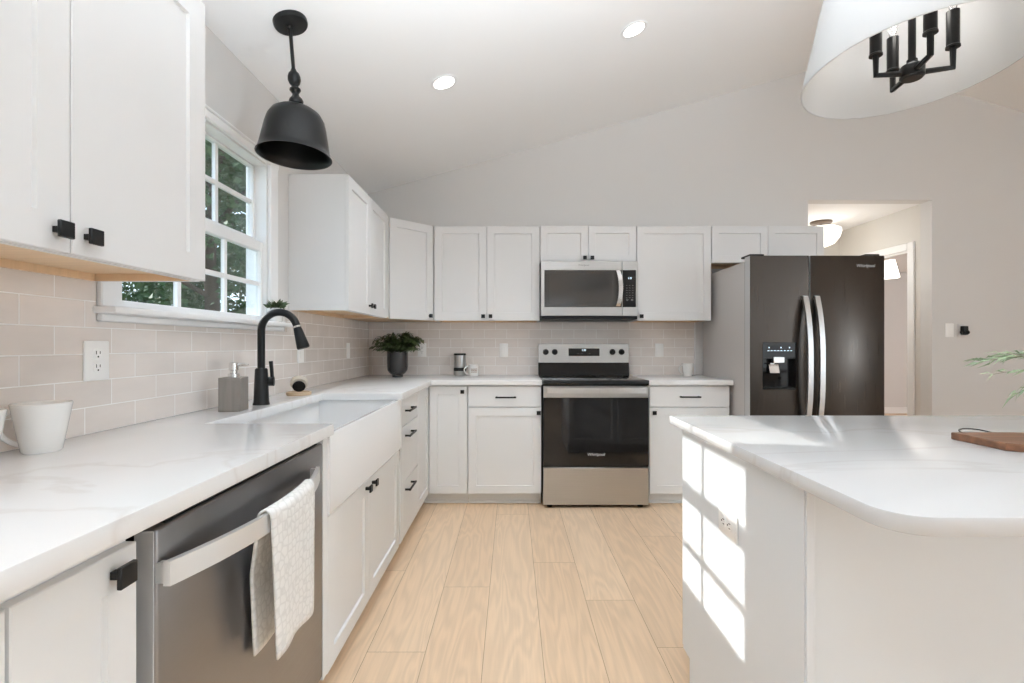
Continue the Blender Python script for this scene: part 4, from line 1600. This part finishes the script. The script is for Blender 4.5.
m = MB().lathe([(R0, 0), (R0 + 0.001, 0.004), (R1, SH), (R1 - 0.003, SH), (R0 - 0.004, 0.004), (R0 - 0.003, 0), (R0, 0)], (0, 0, 0), 72, tilt=HT)
m.build('drum_shade', M_SHADEF, c)
m = MB()
for a in range(3):
    ca, sa = math.cos(R(a * 120 + 20)), math.sin(R(a * 120 + 20))
    m.cyl(HT @ Vector((0, 0, SH - 0.01)), HT @ Vector(((R1 - 0.002) * ca, (R1 - 0.002) * sa, SH - 0.01)), 0.002, None, 8)
m.build('shade_spider', M_PEND, c)
light('chandelier_glow', 'POINT', (hx, hy, 2.06), 1.7, (1.0, 0.95, 0.88), size=0.05)

# ------------------------------------------------------------------ recessed ceiling lights
def downlight(label, x, y):
    c = thing('recessed_light', label, 'ceiling light', (x, y, ceil_z(x) - 0.0008), 0, 'recessed ceiling lights')
    m = MB().lathe([(0.066, 0.0), (0.078, 0.0), (0.078, -0.003), (0.070, -0.006), (0.060, -0.004), (0.060, 0.0), (0.066, 0.0)], (0, 0, 0), 40, tilt=tilt)
    m.build('trim_ring', M_TRIM, c)
    m = MB().lathe([(0.0, -0.0035), (0.0595, -0.0035), (0.0595, -0.0005)], (0, 0, 0), 40, tilt=tilt)
    m.build('lens', M_LAMP, c)
    return c


downlight('round recessed light nearer the pendant lamp', -0.392, 2.882)
downlight('round recessed light nearer the drum chandelier', 0.703, 2.884)

# ------------------------------------------------------------------ hall and bedroom lamps
c = thing('hall_ceiling_light', 'white glass bowl ceiling light with bronze canopy in the hall', 'ceiling light', (3.09, 5.0, OZ))
m = MB().lathe([(0.0, -0.030), (0.085, -0.026), (0.098, -0.016), (0.098, -0.001), (0, -0.001)], (0, 0, 0), 32)
m.cyl((0, 0, -0.075), (0, 0, -0.025), 0.012)
m.build('canopy', M_BRONZE, c)
m = MB().lathe([(0.0, -0.062), (0.14, -0.064), (0.172, -0.080), (0.178, -0.105), (0.162, -0.165), (0.116, -0.225), (0.055, -0.252), (0.0, -0.258)], (0, 0, 0), 40)
m.build('glass_bowl', M_GLOBE, c)
light('hall_glow', 'POINT', (3.02, 4.75, 1.9), 6, (0.97, 0.95, 0.90), size=0.1)
c = thing('bedroom_ceiling_light', 'small lit tapered shade hanging beyond the hall doorway', 'ceiling light', (4.885, 6.5, 2.40))
m = MB().lathe([(0.0, -0.02), (0.05, -0.018), (0.055, -0.001), (0, -0.001)], (0, 0, 0), 24)
m.cyl((0, 0, -0.14), (0, 0, -0.015), 0.008)
m.build('canopy', M_BRONZE, c)
m = MB().lathe([(0.085, -0.135), (0.142, -0.365), (0.138, -0.366), (0.081, -0.136), (0.085, -0.135)], (0, 0, 0), 6)
m.build('shade', M_GLOBE, c)
m = MB()
for q_ in range(6):
    a = 2 * math.pi * q_ / 6
    m.cyl((0.087 * math.cos(a), 0.087 * math.sin(a), -0.134), (0.144 * math.cos(a), 0.144 * math.sin(a), -0.366), 0.003, None, 6)
m.build('frame', M_BRONZE, c)
light('bedroom_glow', 'POINT', (6.6, 5.4, 1.7), 48, (0.95, 0.96, 1.0), size=0.15)

# ------------------------------------------------------------------ outdoors beyond the window
g = MB().box(-40, XL - 0.3, -20, 45, -0.6, -0.35)
gr = struct(g.build('ground', M_GRASS))


def tree_meshes(seed, nleaf, cr, ch, k=1.0):
    rn = random.Random(seed)
    lf = MB()
    blobs = [(Vector((rn.gauss(0, 1) * cr * 0.45, rn.gauss(0, 1) * cr * 0.45, rn.uniform(0.02, 1.0) * ch)), rn.uniform(0.28, 0.5) * cr) for _ in range(34)]
    for i in range(nleaf):
        cen, r_ = rn.choice(blobs)
        v = Vector((rn.gauss(0, 1), rn.gauss(0, 1), rn.gauss(0, 1))).normalized() * r_ * rn.uniform(0.5, 1.0) ** 0.5
        p = cen + v
        d = Vector((rn.gauss(0, 1), rn.gauss(0, 1), rn.gauss(0, 0.6) - 0.2))
        lf.leaf(p, d, k * rn.uniform(0.10, 0.20), k * rn.uniform(0.06, 0.11), (rn.gauss(0, 1), rn.gauss(0, 1), rn.gauss(0, 1) + 0.4), 0.2)
    tk = MB()
    tk.tube([(0, 0, -1.6), (0.05, 0.02, 0.2), (0.02, 0.08, 1.6), (0.1, 0.0, ch * 0.7)], [0.20, 0.15, 0.11, 0.04], 12)
    for cen, r_ in blobs[:12]:
        h_ = cen.z * 0.55
        tk.tube([(0.04, 0.03, h_), tuple(cen * 0.6 + Vector((0, 0, h_ * 0.45))), tuple(cen)], [0.06, 0.035, 0.012], 7)
    return lf, tk


TREES = [(-6.0, 10.0, 1, 1.0, 'leafy green tree nearest the window outside'),
         (-13.4, 26.0, 2, 2.1, 'tallest tree rising farthest behind the window'),
         (-11.6, 15.9, 5, 0.72, 'smaller green tree low in the lower left window pane'),
         ]
for (tx, ty, sd, sc_, lab) in TREES:
    c = thing('tree', lab, 'tree', (tx, ty, -0.35), sd * 70, 'trees outside the window')
    lf, tk = tree_meshes(sd, 11000, 2.6 * sc_, 6.2 * sc_, 1.35 * sc_)
    o1 = lf.build('crown', M_LEAFT, c)
    o1.location = (0, 0, 1.2)
    o2 = tk.build('trunk', M_BARK, c)
    o2.location = (0, 0, 1.6)
